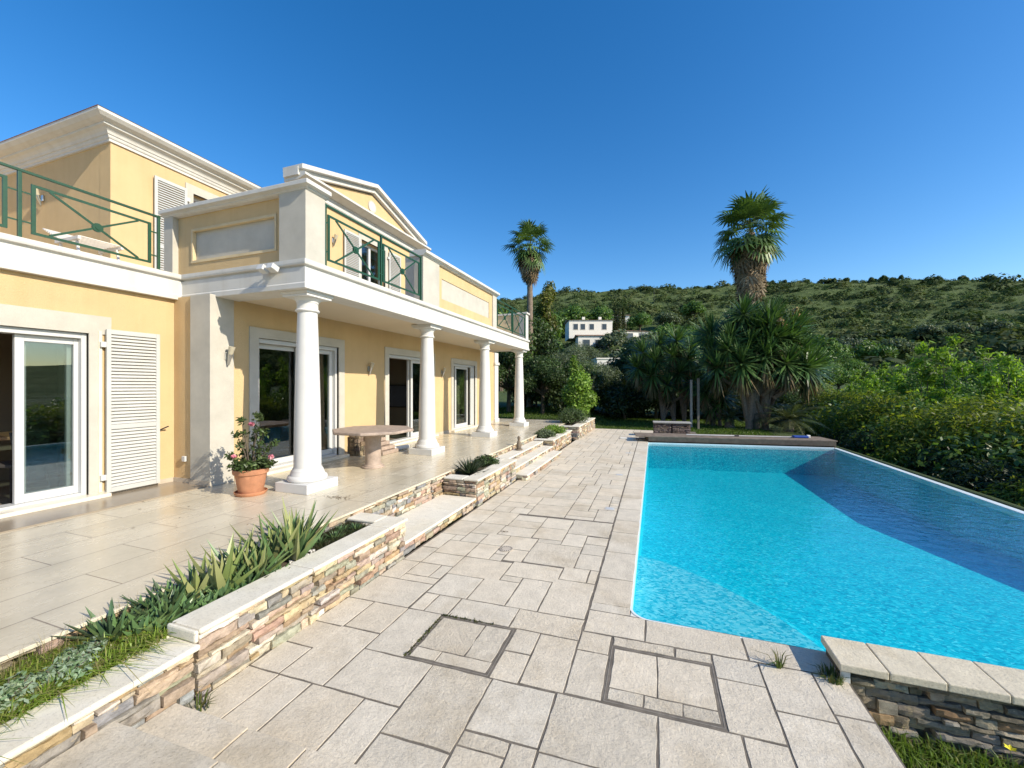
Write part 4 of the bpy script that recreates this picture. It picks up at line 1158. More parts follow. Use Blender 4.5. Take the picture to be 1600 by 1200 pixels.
def tree(name, label, catg, key, x, y, z, sc=1.0, rz=0.0, group=None, blobs=None, n=6000, size=.12, cols=None, tr=.12, th=1.0, seed=1, mat=None, sz=None, aspect=.45, shell=.45, up=.35, droop=0, bark=None):
    if key not in MESHES:
        g = np.random.default_rng(seed)
        V, F, C = leaf_cloud(g, n, blobs, size, cols, aspect, shell, up, droop)
        cr = np_mesh('crown', V, F, C, mat or M_LEAF)
        tk = limbs(blobs, tr, th, seed).build('trunk', bark or M_BARK, None, smooth=True, clean=False)
        MESHES[key] = (cr.data, tk.data)
        bpy.data.objects.remove(cr); bpy.data.objects.remove(tk)
    t = thing(name, label, catg, (x, y, z), rz, group)
    t.scale = (sc, sc, sc if sz is None else sz)
    for nm, me in zip(('crown', 'trunk'), MESHES[key]):
        o = bpy.data.objects.new(nm, me); COL.objects.link(o); o.parent = t
    return t
def rblobs(seed, n, R, H0, H1, rad, flat=.8):
    r = random.Random(seed); out = []
    for i in range(n):
        a = 2.4 * i + r.uniform(-.4, .4); q = R * math.sqrt((i + .5) / n) * r.uniform(.8, 1.1); z = H0 + (H1 - H0) * (1 - (q / R) ** 2 * .7) * r.uniform(.45, 1)
        s = rad * r.uniform(.65, 1.2); out.append((q * math.cos(a), q * math.sin(a), z, s, s, s * flat))
    return out
DG = [(0.052, 0.09, 0.028), (0.069, 0.114, 0.034), (0.09, 0.141, 0.045), (0.041, 0.069, 0.024)]
OG = [(0.109, 0.141, 0.076), (0.154, 0.19, 0.105), (0.088, 0.116, 0.061), (0.181, 0.217, 0.136)]
MG = [(0.094, 0.173, 0.037), (0.122, 0.216, 0.045), (0.154, 0.244, 0.056), (0.071, 0.131, 0.033)]
LG = [(0.172, 0.293, 0.044), (0.224, 0.345, 0.052), (0.147, 0.25, 0.038), (0.259, 0.362, 0.078)]
BG = [(0.167, 0.302, 0.036), (0.218, 0.362, 0.05), (0.256, 0.392, 0.063), (0.116, 0.226, 0.032), (0.09, 0.166, 0.036)]
def ground(x, y): return float(terr(x, y))

# --- trees of the garden's far side and the valley
KIND = dict(
    dark=dict(blobs=rblobs(1, 16, 1.7, 1.6, 4.2, 1.0), n=15000, size=.085, cols=DG, tr=.14, th=1.2, seed=11),
    olive=dict(blobs=rblobs(2, 18, 2.1, 1.4, 3.6, .95), n=19000, size=.075, cols=OG, tr=.17, th=1.0, seed=12, aspect=.28),
    mid=dict(blobs=rblobs(3, 17, 2.0, 1.6, 4.6, 1.05), n=15000, size=.10, cols=MG, tr=.15, th=1.3, seed=13),
    light=dict(blobs=[(0, 0, .7, .5, .5, .5), (.25, .1, 1.1, .55, .5, .5), (-.25, 0, 1.3, .5, .5, .55), (.1, -.1, 1.8, .5, .45, .5), (-.1, .1, 2.2, .34, .34, .45), (-.2, .05, 2.65, .16, .16, .35)], n=5200, size=.07, cols=LG, tr=.05, th=.5, seed=14),
    cone=dict(blobs=[(.3 * math.cos(i * 2.2), .3 * math.sin(i * 2.2), .8 + i * .62, .75 - .04 * i, .75 - .04 * i, .7) for i in range(10)], n=12000, size=.09, cols=[(.13, .16, .032), (.17, .19, .042), (.09, .12, .026), (.21, .20, .06)], tr=.12, th=2, seed=15),
    pine=dict(blobs=rblobs(6, 12, 1.7, 1.4, 4.6, 1.1, .9), n=2600, size=.30, cols=DG, tr=.16, th=2.4, seed=16),
    cypress=dict(blobs=[(0, 0, .8 + i * .7, .55 * (1 - (i / 9) ** 2) + .12, .55 * (1 - (i / 9) ** 2) + .12, .6) for i in range(9)], n=3000, size=.12, cols=[(.05, .07, .02), (.075, .09, .02), (.035, .05, .016)], tr=.12, th=1, seed=17),
    bushy=dict(blobs=rblobs(8, 14, 1.5, .5, 2.0, .8), n=11000, size=.065, cols=MG, tr=.08, th=.4, seed=18),
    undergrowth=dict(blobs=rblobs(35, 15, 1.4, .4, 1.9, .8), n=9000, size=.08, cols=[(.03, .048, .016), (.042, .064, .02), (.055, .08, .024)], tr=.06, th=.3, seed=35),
    far=dict(blobs=rblobs(9, 12, 2.4, 1.6, 4.6, 1.3), n=3600, size=.24, cols=MG, tr=.18, th=1.3, seed=19),
    farolive=dict(blobs=rblobs(10, 12, 2.3, 1.2, 3.8, 1.2), n=3600, size=.22, cols=OG, tr=.18, th=1.0, seed=20),
)
def put(kind, name, label, u, D, sc=1.0, rz=0.0, group=None, sz=None, dz=0):
    x, y = at(u, D)
    return tree(name, label, 'tree' if 'shrub' not in name and 'bush' not in name else 'shrub', kind, x, y, ground(x, y) + dz, sc, rz, group, sz=sz, **KIND[kind])
put('dark', 'broadleaf_tree', 'dark tree right behind the far end of the portico, left of the last column', 795, 23, .88, 0)
put('dark', 'broadleaf_tree', 'tall dark tree rising above the end of the portico parapet', 782, 44, 1.95, 1)
put('mid', 'broadleaf_tree', 'mid green tree farther left behind the portico end', 762, 27, 1.3, 2)
put('dark', 'broadleaf_tree', 'dark tree close behind the base of the left palm', 822, 27.5, 1.38, 3)
put('cone', 'ivy_clad_tree', 'yellow green ivy clad conical tree beside the left palm trunk', 852, 29, 1.28, 0)
put('olive', 'olive_tree', 'broad grey green olive tree left of the small bright tree, under the white house', 880, 25, .98, 0)
put('olive', 'olive_tree', 'grey green olive tree right of the broad olive, below the white house', 925, 27, .9, 2.0)
put('dark', 'broadleaf_tree', 'dark dense tree right of the low white building', 1003, 27, 1.12, 1.5)
put('dark', 'broadleaf_tree', 'dark dense tree between the olive trees and the last column', 848, 22, .72, 4)
put('dark', 'broadleaf_tree', 'very dark low tree behind the small bright tree', 905, 23, .66, 5)
put('light', 'small_tree', 'small bright yellow green tree standing on the lawn before the dark trees', 903, 18.7, 1.12, 0)
put('olive', 'olive_tree', 'grey green olive tree on the slope, hiding the lower part of the white house', 908, 60, 1.45, 1.0)
put('dark', 'broadleaf_tree', 'dark tree behind the left yucca clump', 1050, 27, 1.0, 3.3)
put('dark', 'broadleaf_tree', 'dark low tree in deep shade behind the chest', 1025, 23.5, .66, .4)
put('dark', 'broadleaf_tree', 'dark low tree in deep shade between the two yucca clumps', 1110, 23.0, .68, 2.6)
put('mid', 'broadleaf_tree', 'mid green tree behind the right yucca clump', 1258, 31, 1.0, .8)
put('mid', 'broadleaf_tree', 'mid green tree right of the yucca crown, before the hillside', 1310, 34, .86, 2.2)
put('dark', 'broadleaf_tree', 'dark tree just behind the cycad', 1240, 22.5, .7, 1.2)
put('dark', 'broadleaf_tree', 'dark low tree at the corner of the pool beyond its wooden housing', 1300, 21.0, .58, 3.7)
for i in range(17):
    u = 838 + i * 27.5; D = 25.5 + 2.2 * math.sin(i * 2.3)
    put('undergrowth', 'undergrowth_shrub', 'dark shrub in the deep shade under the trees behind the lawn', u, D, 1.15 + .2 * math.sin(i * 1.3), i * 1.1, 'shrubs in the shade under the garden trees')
# valley trees between garden and hill
gv = random.Random(21)
k = 0
for (u, v, D, kd, sc) in [(842, 478, 70, 'far', 1.5), (890, 490, 118, 'far', 2.0), (935, 480, 118, 'far', 1.8), (835, 470, 60, 'farolive', 1.5), (862, 480, 112, 'far', 2.0), (960, 500, 88, 'farolive', 1.4), (1005, 505, 80, 'farolive', 1.5), (1040, 500, 85, 'far', 1.5), (1075, 500, 78, 'far', 1.45), (1110, 505, 70, 'far', 1.4), (1005, 530, 55, 'far', 1.1), (1035, 535, 50, 'farolive', 1.05), (1075, 530, 52, 'far', 1.1), (1110, 525, 56, 'far', 1.1), (960, 540, 58, 'farolive', 1.1), (1290, 505, 60, 'far', 1.1), (1330, 520, 66, 'farolive', 1.1), (1365, 540, 58, 'far', .9), (1400, 545, 64, 'farolive', .9), (838, 465, 90, 'far', 2.0), (1260, 500, 66, 'far', 1.2), (1000, 480, 118, 'far', 1.3), (1045, 483, 120, 'farolive', 1.4), (1085, 478, 125, 'far', 1.3), (985, 525, 70, 'farolive', 1.0), (1450, 548, 70, 'farolive', .85), (1500, 556, 74, 'farolive', .8), (1555, 560, 68, 'farolive', .8)]:
    x, y = at(u, D); z = ground(x, y)
    lab = {'far': 'round green tree in the valley belt below the scrub hillside', 'farolive': 'grey green tree in the valley belt below the scrub hillside'}[kd]
    tree('valley_tree', lab, 'tree', kd, x, y, z - .2, sc, gv.uniform(0, 6), 'trees in the valley belt', **KIND[kd])
for u, D in ((968, 100), (974, 101), (962, 102)):
    x, y = at(u, D); tree('cypress', 'narrow olive brown cypress right of the white house on the slope', 'tree', 'cypress', x, y, ground(x, y), 1.35, gv.uniform(0, 6), 'cypresses beside the white house', **KIND['cypress'])
# trees along the skyline
for i in range(96):
    az = math.radians(-16 + 58 * i / 95 + gv.uniform(-1.6, 1.6)); rr = RR - gv.uniform(-4, 5)
    if i % 3 and i < 46: continue
    x, y = rr * math.sin(az), rr * math.cos(az)
    tree('skyline_pine', 'dark pine standing on the skyline of the scrub hill', 'tree', 'pine', x, y, ground(x, y) - .9, gv.uniform(.35, .7) * (1.0 if i > 30 else .7), gv.uniform(0, 6), 'pines along the skyline', sz=gv.uniform(.35, .85) * (1.0 if i > 30 else .7), **KIND['pine'])
# scrub on the hill: nobody could count it
g = np.random.default_rng(8)
parts_ = []
NS = 15500
az = np.radians(g.uniform(-50, 62, NS)); rr = np.sqrt(g.uniform(62 ** 2, (RR + 6) ** 2, NS))
sx, sy = rr * np.sin(az), rr * np.cos(az)
dens = np.sin(sx * .11 + 2) * np.sin(sy * .09 + sx * .03) + .5 * np.sin(sx * .31 + sy * .27)
keep = (dens + g.uniform(-.7, 1.3, NS)) > -.25
sx, sy, rr = sx[keep], sy[keep], rr[keep]; sz_ = terr(sx, sy)
ns = len(sx); per = np.where(rr < 110, 120, 72)
idx = np.repeat(np.arange(ns), per); N = len(idx)
R_ = g.choice([.5, .9, 1.5, 2.5, 3.6], ns, p=[.41, .33, .18, .06, .02]) * g.uniform(.75, 1.25, ns)
d = unit(g.normal(size=(N, 3))); d[:, 2] = np.abs(d[:, 2])
P = np.stack([sx, sy, sz_ - .1], 1)[idx] + d * (R_[idx] * g.uniform(.55, 1.05, N))[:, None] * np.array([1, 1, .8])
nr = unit(d * 1.1 + np.array([0, 0, .3]) + g.normal(0, .4, (N, 3))); a = unit(np.cross(nr, unit(g.normal(size=(N, 3))))); b = np.cross(nr, a)
s = (R_[idx] * g.uniform(.10, .22, N))[:, None]
V = np.stack([P - a * s, P + b * s * .7, P + a * s, P - b * s * .7], 1).reshape(-1, 3)
pal = np.array([(.070, .110, .036), (.096, .142, .048), (.126, .168, .060), (.05, .08, .03), (.16, .19, .08), (.108, .14, .066)])
C = (pal[g.integers(0, 6, ns)] * np.where(R_ > 2.2, .6, 1)[:, None])[idx] * g.uniform(.75, 1.25, N)[:, None]
o = np_mesh('hill_scrub', V, np.arange(4 * N).reshape(N, 4), np.concatenate([C, np.zeros((N, 1))], 1), mat_leaf('scrub_leaf', .9, .2, .08))
tag(o, 'dense low scrub covering the whole hillside', 'scrub', kind='stuff')

# --- houses on the slope
def far_house(label, u, D, vbase, blocks, roofc=(.26, .165, .115), rz=0.0, flat=False):
    x, y = at(u, D); z = CAMZ + (HY - vbase) / FPX * D
    t = thing('hillside_house', label, 'house', (x, y, z), -YAW * 0 + YAW + rz)
    MW = mat_plain('house_white', (.78, .74, .66), .85, var=.05)
    for (x0, x1, y0, y1, h0, h1, wins) in blocks:
        wl_ = MB(); wl_.box(x0, x1, y0, y1, h0, h1); wb = wl_.build('wall', MW, t, local=True)
        rf = MB(); e = .35; rz_ = .5; 
        rf.faces([(x0 - e, y0 - e, h1), (x1 + e, y0 - e, h1), (x1 + e, y1 + e, h1), (x0 - e, y1 + e, h1), (x0 - e, (y0 + y1) / 2, h1 + rz_), (x1 + e, (y0 + y1) / 2, h1 + rz_)], [(0, 1, 5, 4), (2, 3, 4, 5), (1, 2, 5), (3, 0, 4), (0, 3, 2, 1)])
        if flat: rf = MB(); rf.box(x0 - .1, x1 + .1, y0 - .1, y1 + .1, h1 + .002, h1 + .15)
        rf.build('roof', MW if flat else mat_plain('far_roof', roofc, .9, var=.3, vscale=2), t, local=True)
        for (wx, wz, ww, wh) in wins:
            f = MB().box(wx - ww / 2 - .12, wx + ww / 2 + .12, y0 - .05, y0 + .02, wz - .1, wz + wh + .1).build('window', mat_plain('far_frame', (.60, .57, .50), .7), t, local=True)
            MB().box(wx - ww / 2, wx + ww / 2, y0 - .07, y0 - .052, wz, wz + wh).build('pane', mat_plain('far_pane', (.05, .06, .07), .15), f, local=True)
    return t
h1 = far_house('white two storey house with a terracotta roof among trees on the slope', 922, 96, 545, [(-5, 5.3, 0, 7, 2.5, 6.9, [(-3.4, 4.6, 1.0, 1.3), (-1.7, 4.6, 1.0, 1.3), (.4, 4.6, 1.0, 1.3), (3.4, 4.6, 1.0, 1.3)]), (-3.5, 7.2, -4, -.01, -1.5, 2.6, [(4.6, .2, 1.6, 1.5), (1.2, .2, 1.5, 1.5), (-1.6, .2, 1.5, 1.5)])])
for cx_, cy_, hh in ((-.8, 4.5, 8.3), (3.3, 4.5, 8.3)):
    MB().box(cx_ - .35, cx_ + .35, cy_ - .3, cy_ + .3, 6.95, hh).build('chimney', mat_plain('house_white', (.78, .74, .66), .85, var=.05), h1, local=True)
far_house('small white pavilion right of the two storey house on the slope', 992, 98, 533, [(-3.4, 3.6, 0, 5, 0, 2.4, [(-1.5, .4, 2.0, 1.5), (1.8, .4, 1.4, 1.6)])], rz=.2)
far_house('tiny white house highest among the trees right of the white house', 970, 128, 505, [(-2.6, 2.6, 0, 4, 0, 2.4, [(-.8, .7, 1.1, 1.1)])], rz=-.2)
far_house('low white building half hidden by foliage right of the small bright tree', 950, 48, 590, [(-1.3, 1.3, 0, 3, 0, 2.2, [(.5, .8, .6, .8)])], flat=True)
x, y = at(1022, 190); t = thing('antenna_mast', 'thin grey antenna mast on the ridge', 'mast', (x, y, ground(x, y)))
MB().tube([(0, 0, -1), (0, 0, 8.5)], [.10, .05], 6).build('pole', M_DARK, t, local=True)
MB().bar((-.5, 0, 7.6), (.5, 0, 7.6), .06, .06).build('crossbar', M_DARK, t, local=True)

# --- fan palms
def fan_frond(g, L, fanR, az, el, droop, cols, nseg=15):
    """petiole and fan of narrow folded segments with drooping tips"""
    ca, sa = math.cos(az), math.sin(az)
    out = np.array([ca, sa, 0.]); upv = np.array([0, 0, 1.]); side = np.array([-sa, ca, 0.])
    dirp = out * math.cos(el) + upv * math.sin(el); dn = -out * math.sin(el) + upv * math.cos(el)
    c = dirp * L; V = []; C = []
    wd = .018
    V += [-side * wd, side * wd, c + side * wd * .5, c - side * wd * .5]; C.append(np.array([.10, .11, .03]))
    col = np.array(cols[g.integers(0, len(cols))]) * g.uniform(.8, 1.25)
    fdir = dirp * math.cos(droop) - dn * math.sin(droop); fup = np.cross(side, fdir) * -1
    for i in range(nseg):
        t = (i / (nseg - 1) - .5) * math.radians(235)
        r = fanR * (1 - .22 * abs(t) / 2.0) * g.uniform(.88, 1.08)
        sd_ = fdir * math.cos(t) + side * math.sin(t); w_ = np.cross(sd_, fup) * r * .066
        p0 = c; p1 = c + sd_ * r * .60 + fup * r * .08; p2 = c + sd_ * r * .97 + fup * 0 - upv * r * g.uniform(.04, .26)
        V += [p0 - w_ * .25, p0 + w_ * .25, p1 + w_, p1 - w_]; V += [p1 - w_, p1 + w_, p2 + w_ * .12, p2 - w_ * .12]
        k = g.uniform(.85, 1.15); C += [col * k, col * k]
    V = np.array(V); n_ = len(V) // 4
    return V, np.arange(4 * n_).reshape(n_, 4), np.concatenate([np.array(C), np.zeros((n_, 1))], 1)
def palm(label, u, D, ztop, crownR, tr, skirt_len, seed, nf):
    g = np.random.default_rng(seed); x, y = at(u, D); z0 = ground(x, y)
    t = thing('fan_palm', label, 'palm', (x, y, z0)); H = ztop - crownR * .75 - z0
    PG = [(0.097, 0.169, 0.047), (0.126, 0.205, 0.057), (0.162, 0.242, 0.065), (0.076, 0.13, 0.039)]
    parts = []
    for i in range(nf):
        f = i / nf; el = math.radians(86 - 142 * f ** .95 + g.uniform(-8, 8)); az_ = i * 2.39996 + g.uniform(-.25, .25)
        V, F, C = fan_frond(g, crownR * (g.uniform(.42, .64) if f < .55 else g.uniform(.24, .60)), crownR * g.uniform(.40, .52), az_, el, g.uniform(.05, .4), PG)
        parts.append((V + np.array([0, 0, H - .25 * f * crownR]), F, C))
    V, F, C = cat(parts); np_mesh('crown', V, F, C, M_LEAFG, t, local=True)
    parts = []; DC = [(.33, .25, .16), (.26, .19, .12), (.40, .32, .22), (.20, .15, .09), (.28, .22, .14)]
    ns_ = int(nf * 1.8)
    for i in range(ns_):
        f = i / ns_; az_ = i * 2.39996 + g.uniform(-.3, .3); el = math.radians(-40 - 42 * f ** .5 + g.uniform(-8, 8))
        V, F, C = fan_frond(g, crownR * g.uniform(.22, .36), crownR * g.uniform(.28, .40), az_, el, g.uniform(.1, .5), DC, 13)
        rr_ = np.hypot(V[:, 0], V[:, 1])
        parts.append((V + np.array([math.cos(az_) * tr, math.sin(az_) * tr, H - .22 * crownR - f * skirt_len]), F, C))
    V, F, C = cat(parts); np_mesh('dead_frond_skirt', V, F, C, M_DRYL, t, local=True)
    pr = []; nn = 46
    for i in range(nn + 1):
        q = i / nn; pr.append((tr * (1.25 - .3 * q + (.09 if i % 2 else 0)) * (1.35 if q < .03 else 1), -.3 + (H + .1) * q))
    MB().lathe(pr, (0, 0, 0), 14).build('trunk', M_BARKP, t, local=True, smooth=False)
    return t
palm('slimmer fan palm with a shaggy crown beyond the end of the house', 828, 26, 12.3, 1.80, .17, 1.1, 4, 50)
palm('big fan palm with a thick skirt of dead fronds above the yucca clump', 1172, 23, 12.55, 2.35, .26, 2.4, 5, 64)

# --- yuccas: branching trunks ending in rosettes of sword leaves
def rosette(g, n, L, wd, cols, low=-70, hi=88):
    V = []; C = []
    for i in range(n):
        f = i / n; el = math.radians(hi - (hi - low) * f ** .8 + g.uniform(-10, 10)); az_ = i * 2.39996 + g.uniform(-.2, .2)
        d0 = np.array([math.cos(az_) * math.cos(el), math.sin(az_) * math.cos(el), math.sin(el)]); sd_ = np.array([-math.sin(az_), math.cos(az_), 0.])
        l_ = L * g.uniform(.75, 1.1); w_ = sd_ * wd * g.uniform(.8, 1.15)
        sag = np.array([0, 0, -1.]) * l_ * g.uniform(.0, .13) * max(0.0, math.cos(el))
        p0 = d0 * .03; p1 = d0 * l_ * .5 + sag * .25; p2 = d0 * l_ + sag
        V += [p0 - w_ * .6, p0 + w_ * .6, p1 + w_, p1 - w_, p1 - w_, p1 + w_, p2 + w_ * .06, p2 - w_ * .06]
        c = np.array(cols[g.integers(0, len(cols))]) * g.uniform(.75, 1.25); C += [c, c]
    V = np.array(V); k_ = len(V) // 4
    return V, np.arange(4 * k_).reshape(k_, 4), np.concatenate([np.array(C), np.zeros((k_, 1))], 1)
YG = [(0.058, 0.119, 0.035), (0.08, 0.154, 0.042), (0.112, 0.188, 0.054), (0.046, 0.092, 0.029)]
YD = [(.24, .19, .11), (.17, .13, .075), (.10, .10, .045), (.05, .07, .025)]
for q in range(4):
    g = np.random.default_rng(40 + q)
    o1 = np_mesh('leaf_rosette', *rosette(g, 105, 1.05, .044, YG, -42), M_LEAFG); o2 = np_mesh('dead_leaves', *rosette(g, 80, 1.15, .034, YD, -89, -58), M_DRYL)
    MESHES['ros%d' % q] = (o1.data, o2.data); bpy.data.objects.remove(o1); bpy.data.objects.remove(o2)
def yucca(label, u, D, heads, base, seed, sc=1.0, spikes=(), tr=.13):
    """heads = (dx along the picture, dy away, height); each a rosette on a trunk of its own branch"""
    x, y = at(u, D); t = thing('yucca', label, 'yucca', (x, y, ground(x, y)), YAW); r = random.Random(seed)
    tk = MB()
    for i, (dx, dy, h) in enumerate(heads):
        b = base[i % len(base)]
        m1 = Vector((b[0] + (dx - b[0]) * .22, b[1] + (dy - b[1]) * .22, h * .52)); 
        tk.tube([(b[0], b[1], -.3), (b[0] * 1.0, b[1], .25), m1, (dx, dy, h * .86), (dx, dy, h)], [tr * 1.5, tr * 1.1, tr * .8, tr * .6, tr * .5], 8)
        me = MESHES['ros%d' % (i % 4)]; s_ = sc * r.uniform(.85, 1.15); rz_ = r.uniform(0, 6)
        for nm, md_, ds in (('leaf_rosette', me[0], 0), ('dead_leaves', me[1], -.12)):
            o = bpy.data.objects.new(nm, md_); COL.objects.link(o); o.parent = t; o.location = (dx, dy, h + ds * s_); o.rotation_euler = ((r.uniform(.1, .75) if nm == 'leaf_rosette' else 0), (max(-.6, min(.6, dx * .3)) + r.uniform(-.15, .15) if nm == 'leaf_rosette' else 0), rz_ if nm != 'leaf_rosette' else r.uniform(-.3, .3)); o.scale = (s_, s_, s_)
    tk.build('trunk', M_BARKP, t, local=True, smooth=True, clean=False)
    for (dx, dy, h, l_) in spikes:
        g = np.random.default_rng(int(dx * 100) + 77)
        V, F, C = leaf_cloud(g, 900, [(dx, dy, h + l_ * q / 6, (.26 * (1 - abs(q - 2) / 7)), (.26 * (1 - abs(q - 2) / 7)), .14) for q in range(7)], .055, [(.50, .36, .17), (.42, .28, .12), (.55, .45, .28), (.30, .22, .10)], .6, .3)
        np_mesh('flower_spike', V, F, C, M_DRYL, t, local=True)
    return t
HD = [(-1.75, .2, 3.55), (-1.25, -.4, 4.05), (-1.6, .7, 4.3), (-.75, .3, 4.75), (-.2, -.3, 4.45), (.15, .5, 5.05), (.55, -.2, 4.85), (.95, .4, 5.0), (1.45, -.3, 4.45), (1.1, -.7, 3.95), (1.75, .1, 3.75), (2.05, .4, 4.25), (.55, -.8, 4.0), (-.6, -.7, 3.75), (1.55, -.6, 3.35), (-1.2, .1, 3.35), (.0, .8, 4.1), (2.3, .1, 3.45), (-1.9, -.5, 2.75), (-1.1, -1.0, 2.9), (-.2, -1.1, 3.2), (.7, -1.1, 2.9), (1.6, -1.0, 2.7), (2.25, -.5, 2.75), (-.6, -.2, 5.1), (.3, -.6, 4.6), (1.0, .0, 4.3), (-1.0, .4, 2.8), (1.9, .4, 3.0), (-1.5, -.7, 3.5), (.1, -.9, 3.9)]
yucca('large many headed yucca with brown flower spikes left of the cycad', 1178, 18.0, HD, [(-.22, 0), (.18, .1), (.5, 0), (.0, .25)], 3, 1.0, [(1.75, -.2, 4.55, .75), (.6, -.9, 4.35, .4)])
HD2 = [(-1.3, .1, 3.7), (-.8, -.3, 3.2), (-.4, .2, 4.1), (.1, -.2, 3.5), (.5, .2, 4.3), (.9, -.3, 3.3), (1.2, .2, 3.9), (-1.0, -.4, 2.5), (.3, -.5, 2.6), (1.5, -.2, 2.9), (-.3, -.6, 2.0), (1.0, -.5, 2.0), (1.75, -.3, 2.2), (-1.6, 0, 2.9)]
yucca('smaller yucca clump with bright rosettes behind the chest and posts', 1045, 21.0, HD2, [(-.3, 0), (.3, .1), (.8, 0)], 9, .95, [(-.6, -.4, 2.55, .3)], .10)
x, y = at(1085, 19.2); t = yucca('short low yucca standing between the posts and the large yucca', 1118, 19.5, [(-.5, 0, 1.7), (0, -.2, 2.3), (.4, .1, 1.4), (-.1, .2, 1.0)], [(-.1, 0), (.2, 0)], 5, .85, (), .08)
# --- cycad
def pinnate(g, L, az_, el, cols):
    V = []; C = []; n_ = 26; pts = []
    for i in range(9):
        q = i / 8; e = el - q * 1.15; 
        if i == 0: p = np.zeros(3)
        else: p = pts[-1] + np.array([math.cos(az_) * math.cos(e), math.sin(az_) * math.cos(e), math.sin(e)]) * L / 8
        pts.append(p)
    pts = np.array(pts); sd_ = np.array([-math.sin(az_), math.cos(az_), 0.])
    c0 = np.array(cols[g.integers(0, len(cols))]) * g.uniform(.8, 1.2)
    for i in range(8):
        V += [pts[i] - sd_ * .012, pts[i] + sd_ * .012, pts[i + 1] + sd_ * .010, pts[i + 1] - sd_ * .010]; C.append(c0 * .8)
    for i in range(2, n_):
        q = i / n_; f = q * 8; k_ = min(int(f), 7); p = pts[k_] + (pts[k_ + 1] - pts[k_]) * (f - k_); tg = unit(pts[k_ + 1] - pts[k_]); nz = np.cross(tg, sd_)
        ln = L * .22 * math.sin(math.pi * min(1, q * .85 + .12)) + .03
        for s_ in (-1, 1):
            d_ = unit(sd_ * s_ * .8 + tg * .55 - nz * .25 * g.uniform(.5, 1.5)); w_ = tg * .013
            V += [p - w_, p + w_, p + d_ * ln * .6 + w_ * .8, p + d_ * ln]; C.append(c0 * g.uniform(.85, 1.15))
    V = np.array(V); k_ = len(V) // 4
    return V, np.arange(4 * k_).reshape(k_, 4), np.concatenate([np.array(C), np.zeros((k_, 1))], 1)
def cycad(label, u, D, L, seed, n_):
    x, y = at(u, D); g = np.random.default_rng(seed); t = thing('cycad', label, 'cycad', (x, y, ground(x, y)))
    CG = [(0.048, 0.077, 0.025), (0.07, 0.105, 0.034), (0.098, 0.126, 0.045), (0.126, 0.14, 0.056)]
    V, F, C = cat([pinnate(g, L * g.uniform(.8, 1.1), i * 2.4 + g.uniform(-.2, .2), math.radians(78 - 75 * (i / n_) + g.uniform(-8, 8)), CG) for i in range(n_)])
    np_mesh('fronds', V + np.array([0, 0, .45]), F, C, M_LEAFG, t, local=True)
    MB().lathe([(0, -.1), (.2, -.1), (.22, .1), (.19, .15), (.21, .2), (.18, .26), (.19, .32), (.15, .42), (0, .5)], (0, 0, 0), 12).build('trunk', M_BARKP, t, local=True)
cycad('spreading cycad with long arching fronds at the right of the large yucca', 1232, 17.2, 1.5, 6, 44)
cycad('small low cycad in shade left of the large yucca base', 1140, 18.6, .75, 7, 24)

# --- shrubs right of the pool
KIND['hedge'] = dict(blobs=rblobs(31, 16, 1.25, .5, 2.0, .72), n=15000, size=.055, cols=[(.14, .20, .028), (.18, .235, .034), (.10, .155, .024), (.22, .26, .05)], tr=.05, th=.3, seed=31, mat=M_LEAFB, aspect=.3)
KIND['bamboo'] = dict(blobs=[(q * math.cos(a), q * math.sin(a), z, s, s, s * 1.2) for q, a, z, s in [(.9 * (1 - i / 30) * abs(math.sin(i * 1.7)) + .1, i * 2.39, .5 + 3.3 * (i / 22) ** .9, .55 - .017 * i) for i in range(22)]], n=9000, size=.075, cols=BG, tr=.035, th=.4, seed=32, mat=M_LEAFB, aspect=.28, shell=.15, droop=.35)
KIND['shadehedge'] = dict(blobs=rblobs(33, 15, 1.3, .4, 1.8, .75), n=14000, size=.06, cols=[(.025, .042, .012), (.036, .058, .016), (.05, .075, .02)], tr=.05, th=.3, seed=33, aspect=.35)  # leaf greens deepened so the hedge's own shade is in their colour
gh = random.Random(5)
row1 = [(7.3, y_) for y_ in np.arange(5.2, 24, 1.75)]
for i, (x, y) in enumerate(row1):
    x += gh.uniform(-.25, .25); y += gh.uniform(-.3, .3); s_ = gh.uniform(.85, 1.0)
    tree('hedge_shrub', 'dark leafy shrub in the shaded front row right beside the overflow edge of the pool', 'shrub', 'shadehedge' if i % 3 else 'hedge', x, y, ground(x, y) - .15, s_, gh.uniform(0, 6), 'shrubs of the shaded front row beside the pool', **KIND['shadehedge' if i % 3 else 'hedge'])
for i in range(15):
    y = 6.0 + i * 1.7; x = 9.1 + gh.uniform(-.3, .3); s_ = gh.uniform(1.3, 1.5)
    kd = 'hedge' if i % 3 != 1 else 'bushy'
    tree('hedge_shrub', ['yellow green leafy shrub in the sunlit second row right of the pool', 'rounder mid green shrub in the sunlit second row right of the pool'][kd == 'bushy'], 'shrub', kd, x, y, ground(x, y), s_, gh.uniform(0, 6), 'sunlit shrubs of the second row right of the pool', **KIND[kd])
for u, D, s_, lab in ((1462, 15.5, 1.16, 'tall bright yellow green bamboo rising highest left of the other at the right hedge'), (1560, 14.2, 1.05, 'bright yellow green bamboo nearest the right edge of the hedge'), (1395, 19.0, .98, 'lower bright bamboo clump on the hedge beyond the pool corner'), (1350, 20.5, .9, 'duller bamboo clump farthest along the hedge')):
    x, y = at(u, D); tree('bamboo', lab, 'bamboo', 'bamboo', x, y, ground(x, y) - .1, s_ * 1.22, gh.uniform(0, 6), None, **KIND['bamboo'])
